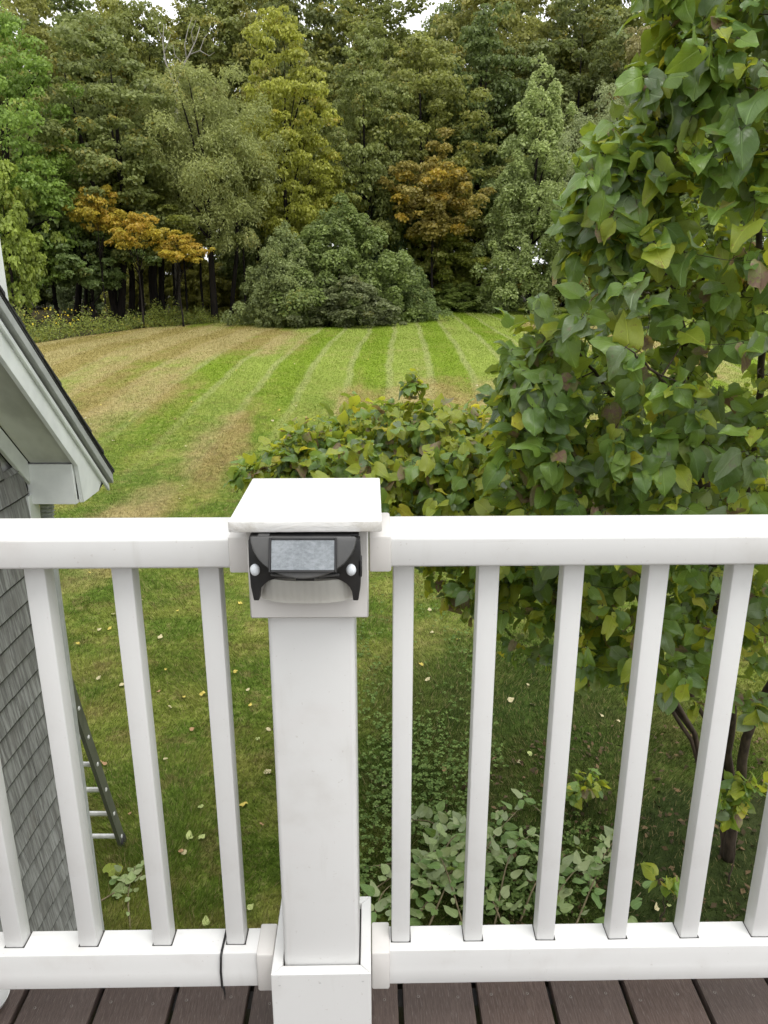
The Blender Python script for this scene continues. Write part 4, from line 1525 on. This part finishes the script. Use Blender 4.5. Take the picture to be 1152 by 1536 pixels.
blobs1 = [((_q[3].x, _q[3].y, _q[3].z - CZ), (.2, .35, .26), .6, .55), ((_q[4].x, _q[4].y, _q[4].z - CZ), (.2, .35, .25), .6, .7), ((_q[0].x, _q[0].y, _q[0].z - CZ), (.28, .3, .3), .6, .8), ((_q[1].x, _q[1].y, _q[1].z - CZ), (.25, .3, .3), .6, .5), ((_q[2].x, _q[2].y, _q[2].z - CZ), (.2, .25, .25), .6, .5), ((1.75, 3.7, .1), (1.25, 1.5, 1.9), .28, 5), ((1.35, 3.1, -.2), (.75, .75, .9), .4, 2.2), ((1.0, 3.3, -.75), (.5, .6, .5), .4, 1.2), ((1.6, 4.0, -1.35), (1.15, 1.1, .75), .4, 2.4), ((.8, 4.1, -1.55), (.6, .6, .45), .5, 1.5), ((1.5, 3.9, -1.9), (1.0, .9, .45), .5, 1.6), ((1.35, 2.9, .9), (.55, .5, .6), .4, 1.2)]
shrub('broadleaf_shrub', 'large shrub with heart-shaped green leaves filling the right side', bA, limbs1, blobs1, POLY1, 1480, .088,
      ((24, 44, 16, 12, 2.5, .8), (22, 38, 12, 20, 6, 2.5)), 21, per=(5, 8))
POLY2 = [(340, 715), (350, 690), (400, 672), (432, 640), (440, 612), (520, 602), (602, 600), (606, 560), (640, 560), (650, 592), (720, 594), (770, 640), (800, 960), (700, 915), (600, 900), (545, 890), (545, 800), (345, 728)]
bB = atg(1050, 1235)
bB.z -= .02
limbs2 = [
    ([A(1040, 1100, 5.4), A(930, 960, 5.1), A(770, 850, 4.8), A(690, 745, 4.65), A(655, 650, 4.55), A(622, 570, 4.5)], .032),
    ([A(1035, 1110, 5.4), A(900, 955, 5.0), A(740, 850, 4.7), A(600, 750, 4.5), A(480, 690, 4.45), A(375, 708, 4.4)], .026),
    ([A(1040, 1100, 5.4), A(900, 940, 5.2), A(800, 800, 5.0), A(740, 680, 4.9), A(715, 610, 4.9)], .024),
    ([A(1040, 1100, 5.5), A(880, 960, 5.3), A(720, 880, 5.1), A(600, 790, 5.0), A(520, 650, 4.9)], .022),
]
blobs2 = [((.1, 4.6, -1.15), (.85, .75, .42), .4, 4), ((.55, 4.6, -1.3), (.6, .7, .62), .4, 3), ((-.5, 4.45, -1.15), (.4, .35, .25), .5, 1), ((.17, 4.5, -.72), (.07, .07, .2), .6, .12)]
shrub('broadleaf_shrub', 'lower yellow-green shrub behind the post cap, leaning from the right', bB, limbs2, blobs2, POLY2, 900, .078,
      ((7, 26, 10, 52, 6, 4), (14, 30, 10, 38, 6, 4)), 33, per=(4, 8))
# low sprouts at the foot of the shrubs
POLY3 = [(0, 0), (2000, 0), (2000, 2000), (0, 2000)]
for j, (u, v, Y, sz, lab) in enumerate(((1115, 1195, 4.7, .22, 'leafy sprout in front of the dark shrub trunk'), (880, 1180, 5.6, .2, 'small leafy sprout on the shaded soil left of the trunks'), (900, 1010, 4.9, .28, 'hanging leafy spray below the top rail near the trunks'), (1010, 985, 4.3, .3, 'dark leafy spray hanging low beside the trunk'), (1000, 1320, 4.3, .12, 'tiny seedling on bare soil at the lower right'))):
    b_ = A(u, v, Y)
    hang = j in (2, 3)
    bb = Vector((b_.x + .03, b_.y + .05, g(b_.x, b_.y) if not hang else b_.z + .22))
    mid = bb.lerp(b_, .6)
    shrub('leafy_sprout', lab, bb, [([mid, b_], .008)], [((b_.x, b_.y, b_.z - CZ), (sz, sz, sz * .75), .5, 1)], POLY3, (10 if sz > .15 else 2), .10, ((14, 24, 4, 20, 4, 2), (20, 34, 4, 26, 6, 2)), 60 + j, cat='sprout')

# ================================================================ CUT BRANCHES, CLOVER AND FALLEN LEAVES
TPLC = [leaf_template(11, .58, .0, .2, .18, .02), leaf_template(12, .52, .0, .3, .3, .03), leaf_template(13, .62, .0, .1, .1, .04)]
CUTM = [[leaf_mesh('leaf', t_, m_) for m_ in LM_PALE] for t_ in TPLC]
rc = random.Random(8)


def cut_branch(u0, v0, u1, v1, lift, nl, L, label, grp, name='cut_branch', pale=.42):
    a_, b_ = atg(u0, v0), atg(u1, v1)
    e = tag(empty(name, a_), label, 'branch', grp)
    mid = a_.lerp(b_, .5) + Vector((rc.uniform(-.05, .05), rc.uniform(-.05, .05), lift))
    pts = catmull([a_ + Vector((0, 0, .02)), mid, b_ + Vector((0, 0, .03 + lift * .5))], 5)
    MB().tube([p - a_ for p in pts], [.008 * (1 - .7 * i / (len(pts) - 1)) for i in range(len(pts))], 6).build('stem', M['stem'], e, smooth='all')
    for k_ in range(nl):
        t_ = .15 + .85 * rc.random()
        p = pts[min(len(pts) - 1, int(t_ * (len(pts) - 1)))]
        dr = (b_ - a_).normalized()
        an_ = rc.uniform(0, 6.28)
        side = Vector((math.cos(an_), math.sin(an_), rc.uniform(-.3, .6)))
        tip = (side + dr * .5).normalized()
        p = p + side * rc.uniform(.0, .10) + Vector((0, 0, rc.uniform(0, .04)))
        p.z = max(p.z, g(p.x, p.y) + .03)
        nr = Vector((rc.gauss(0, .45), rc.gauss(0, .45) - .2, 1)) * (1 if rc.random() > .35 else -1)
        s_ = L * rc.uniform(.6, 1.25)
        o_ = link('leaf', CUTM[rc.randrange(3)][0 if rc.random() < pale else 1], e)
        o_.matrix_basis = Matrix.Translation(p - a_) @ frame_from(tip, nr) @ Matrix.Diagonal((s_, s_, s_, 1))
    return e


PILE = 'cut branches heaped on the grass'
for ci, (u0, v0, u1, v1, lf, nl) in enumerate(sorted(((620, 1385, 760, 1290, .16, 34), (640, 1400, 690, 1290, .14, 30), (700, 1410, 650, 1300, .20, 32), (740, 1400, 800, 1270, .18, 26), (760, 1405, 700, 1320, .14, 26), (690, 1370, 780, 1230, .16, 20), (800, 1410, 890, 1300, .12, 22), (860, 1400, 915, 1290, .10, 18), (640, 1350, 720, 1270, .22, 30), (600, 1400, 640, 1320, .10, 20), (780, 1385, 850, 1330, .16, 22), (556, 1395, 600, 1330, .06, 14), (875, 1340, 930, 1262, .08, 14), (640, 1300, 705, 1236, .10, 16), (840, 1262, 790, 1210, .06, 10), (900, 1400, 960, 1350, .06, 10), (670, 1260, 610, 1240, .06, 10)))):
    cut_branch(u0, v0, u1, v1, lf * 1.3, int(nl * 1.15), .104, 'cut leafy branch in the heap of prunings below the railing, %s from the left' % ORD[ci], PILE)
cut_branch(540, 1306, 650, 1284, .05, 3, .06, 'bare brown stick poking left from the heap of prunings', None, pale=.2)
cut_branch(545, 1350, 640, 1300, .06, 4, .06, 'second bare stick beside the post base', None, pale=.2)
cut_branch(146, 1358, 214, 1318, .03, 9, .105, 'thin cut twig with pale leaves on the grass below the ladder', None, pale=.9)
cut_branch(196, 1396, 204, 1306, .03, 22, .065, 'upright trail of small pale leaves beside the cut twig', None, pale=.9)

# fallen leaves
TPLF = [leaf_template(31, .8, .04, .15, -.25, .06), leaf_template(32, .6, .02, .3, -.35, .08), leaf_template(33, .9, .06, .05, .2, .08)]
FALM = [[leaf_mesh('fallen_leaf', t_, m_) for m_ in FALLEN] for t_ in TPLF]
rf_ = random.Random(14)
KL = ['small cream fallen leaf lying on the lawn', 'small yellow fallen leaf lying on the lawn', 'small tan fallen leaf lying on the lawn', 'small lime green fallen leaf lying on the lawn']
spots = [(256, 1062, 0), (278, 1047, 1), (215, 1008, 1), (285, 1098, 2), (196, 1222, 2), (400, 1095, 0), (388, 1112, 3), (300, 1215, 3), (285, 1262, 3), (302, 1256, 3), (280, 1282, 0), (275, 1278, 2), (393, 1238, 2), (402, 1163, 0), (362, 1212, 1), (575, 1180, 0), (563, 1212, 0), (790, 1028, 0), (802, 1060, 0), (762, 1054, 0), (650, 950, 0), (690, 960, 1), (793, 1135, 3), (780, 1148, 0), (905, 1078, 0), (930, 1085, 0), (845, 1300, 0), (150, 945, 0), (120, 968, 1), (162, 947, 1), (145, 1022, 0), (265, 918, 1), (360, 905, 1), (375, 1062, 1), (330, 1040, 2), (310, 1392, 3), (372, 1368, 3), (1000, 1360, 3), (985, 1370, 0), (940, 1350, 0), (1105, 1158, 0), (635, 1000, 1), (668, 1160, 2), (700, 1190, 3), (600, 1230, 0), (745, 1220, 0), (250, 1140, 0), (160, 1150, 2), (240, 960, 0), (330, 940, 1)]
for i in range(70):
    u = rf_.uniform(110, 720); v = rf_.uniform(620, 1050) if i < 34 else rf_.uniform(490, 640)
    spots.append((u, v, rf_.choice([0, 0, 1, 2])))
for u, v, kd in spots:
    p = atg(u, v)
    s_ = rf_.uniform(.04, .085) if v > 1000 else rf_.uniform(.045, .085)
    if p.y > yedge(p.x) - 1 or (p.x < -1.7 and p.y < 4): continue
    an_ = rf_.uniform(0, 6.28)
    nr = Vector((rf_.gauss(0, .3), rf_.gauss(0, .3), 1))
    o_ = link('fallen_leaf', FALM[rf_.randrange(3)][kd])
    o_.matrix_basis = Matrix.Translation(p + Vector((0, 0, .026))) @ frame_from(Vector((math.cos(an_), math.sin(an_), 0.05)), nr) @ Matrix.Diagonal((s_, s_, s_, 1))
    tag(o_, KL[kd], 'leaf', 'fallen leaves scattered on the lawn')
p = atg(163, 1317)
o_ = link('fallen_leaf', LEAFMESH[2][3])
o_.matrix_basis = Matrix.Translation(p + Vector((0, 0, .05))) @ frame_from(Vector((.35, .9, .1)), Vector((0, -.4, 1))) @ Matrix.Diagonal((.15, .15, .15, 1))
tag(o_, 'large pale green fallen leaf below the ladder foot', 'leaf')

# clover patches and soil litter: masses
n = 7000
u_ = rw.uniform(535, 960, n); v_ = 880 + 500 * rw.random(n) ** .8
P = []
for u, v in zip(u_, v_):
    dens = .42 + .5 * math.sin(u * .021 + 1) * math.sin(v * .017 + .4) + .35 * math.sin(u * .09) * math.sin(v * .07)
    lim = np.interp(v, [880, 1000, 1150, 1250, 1380], [700, 720, 760, 900, 960])
    if rw.random() > dens or u > lim: continue
    r = ray(u, v); s = -CZ / r[2]
    P.append((r[0] * s, r[1] * s))
P = np.array(P)
PX_, PY_ = P[:, 0], P[:, 1]
PZ_ = gz(PX_, PY_) + rw.uniform(.035, .075, len(P))
Vs = []
for k_ in range(3):
    a0 = rw.random(len(P)) * .4 + k_ * 2.094 + (np.arange(len(P)) * 1.7)
    r0 = rw.uniform(.009, .017, len(P))
    c = np.stack([PX_ + r0 * np.cos(a0), PY_ + r0 * np.sin(a0), PZ_], 1)
    tilt = np.stack([np.cos(a0) * .25, np.sin(a0) * .25, np.full(len(P), 1.0)], 1) + rw.normal(size=(len(P), 3)) * .22
    Nn = unit(tilt)
    t = np.stack([np.cos(a0), np.sin(a0), np.zeros(len(P))], 1)
    t = unit(t - Nn * (t * Nn).sum(1, keepdims=True)); b = np.cross(Nn, t)
    q = np.zeros((len(P), 6, 3))
    for m_, (x_, y_) in enumerate(((-1, 0), (-.1, -.85), (.75, -.7), (.85, 0), (.75, .7), (-.1, .85))):
        q[:, m_] = c + t * (x_ * r0)[:, None] + b * (y_ * r0)[:, None]
    Vs.append(q)
V = np.concatenate(Vs)
kc = NT('clover_leaf')
tt = kc.attr('tint')
cc_ = kc.mix(tt, (.055, .100, .020), (.14, .20, .052))
kc.set(cc_, .65, .12); kc.translucent(cc_, .2)
tag(link('clover', bulk('clover', V, 6, kc.m, {'tint': rw.random(len(V))})), 'low clover spreading over the shaded grass', 'clover', kind='stuff')
n = 1500
a_ = rw.random(n) * 6.283; q = rw.random(n) ** .5
xx = 2.6 + 2.3 * q * np.cos(a_); yy = 4.9 + 2.0 * q * np.sin(a_)
V = leaf_quads(rw, np.stack([xx, yy, gz(xx, yy) + rw.uniform(.01, .05, n)], 1), rw.normal(size=(n, 3)) * .4 + np.array([0, 0, 1]), rw.uniform(.025, .075, n), .6)
kl = NT('leaf_litter')
kl.set(kl.mix(kl.attr('tint'), (.04, .03, .014), (.15, .10, .05)), .85, .2)
tag(link('leaf_litter', bulk('leaf_litter', V, 4, kl.m, {'tint': rw.random(n) ** 2})), 'dark leaf litter on the soil under the shrubs', 'litter', kind='stuff')
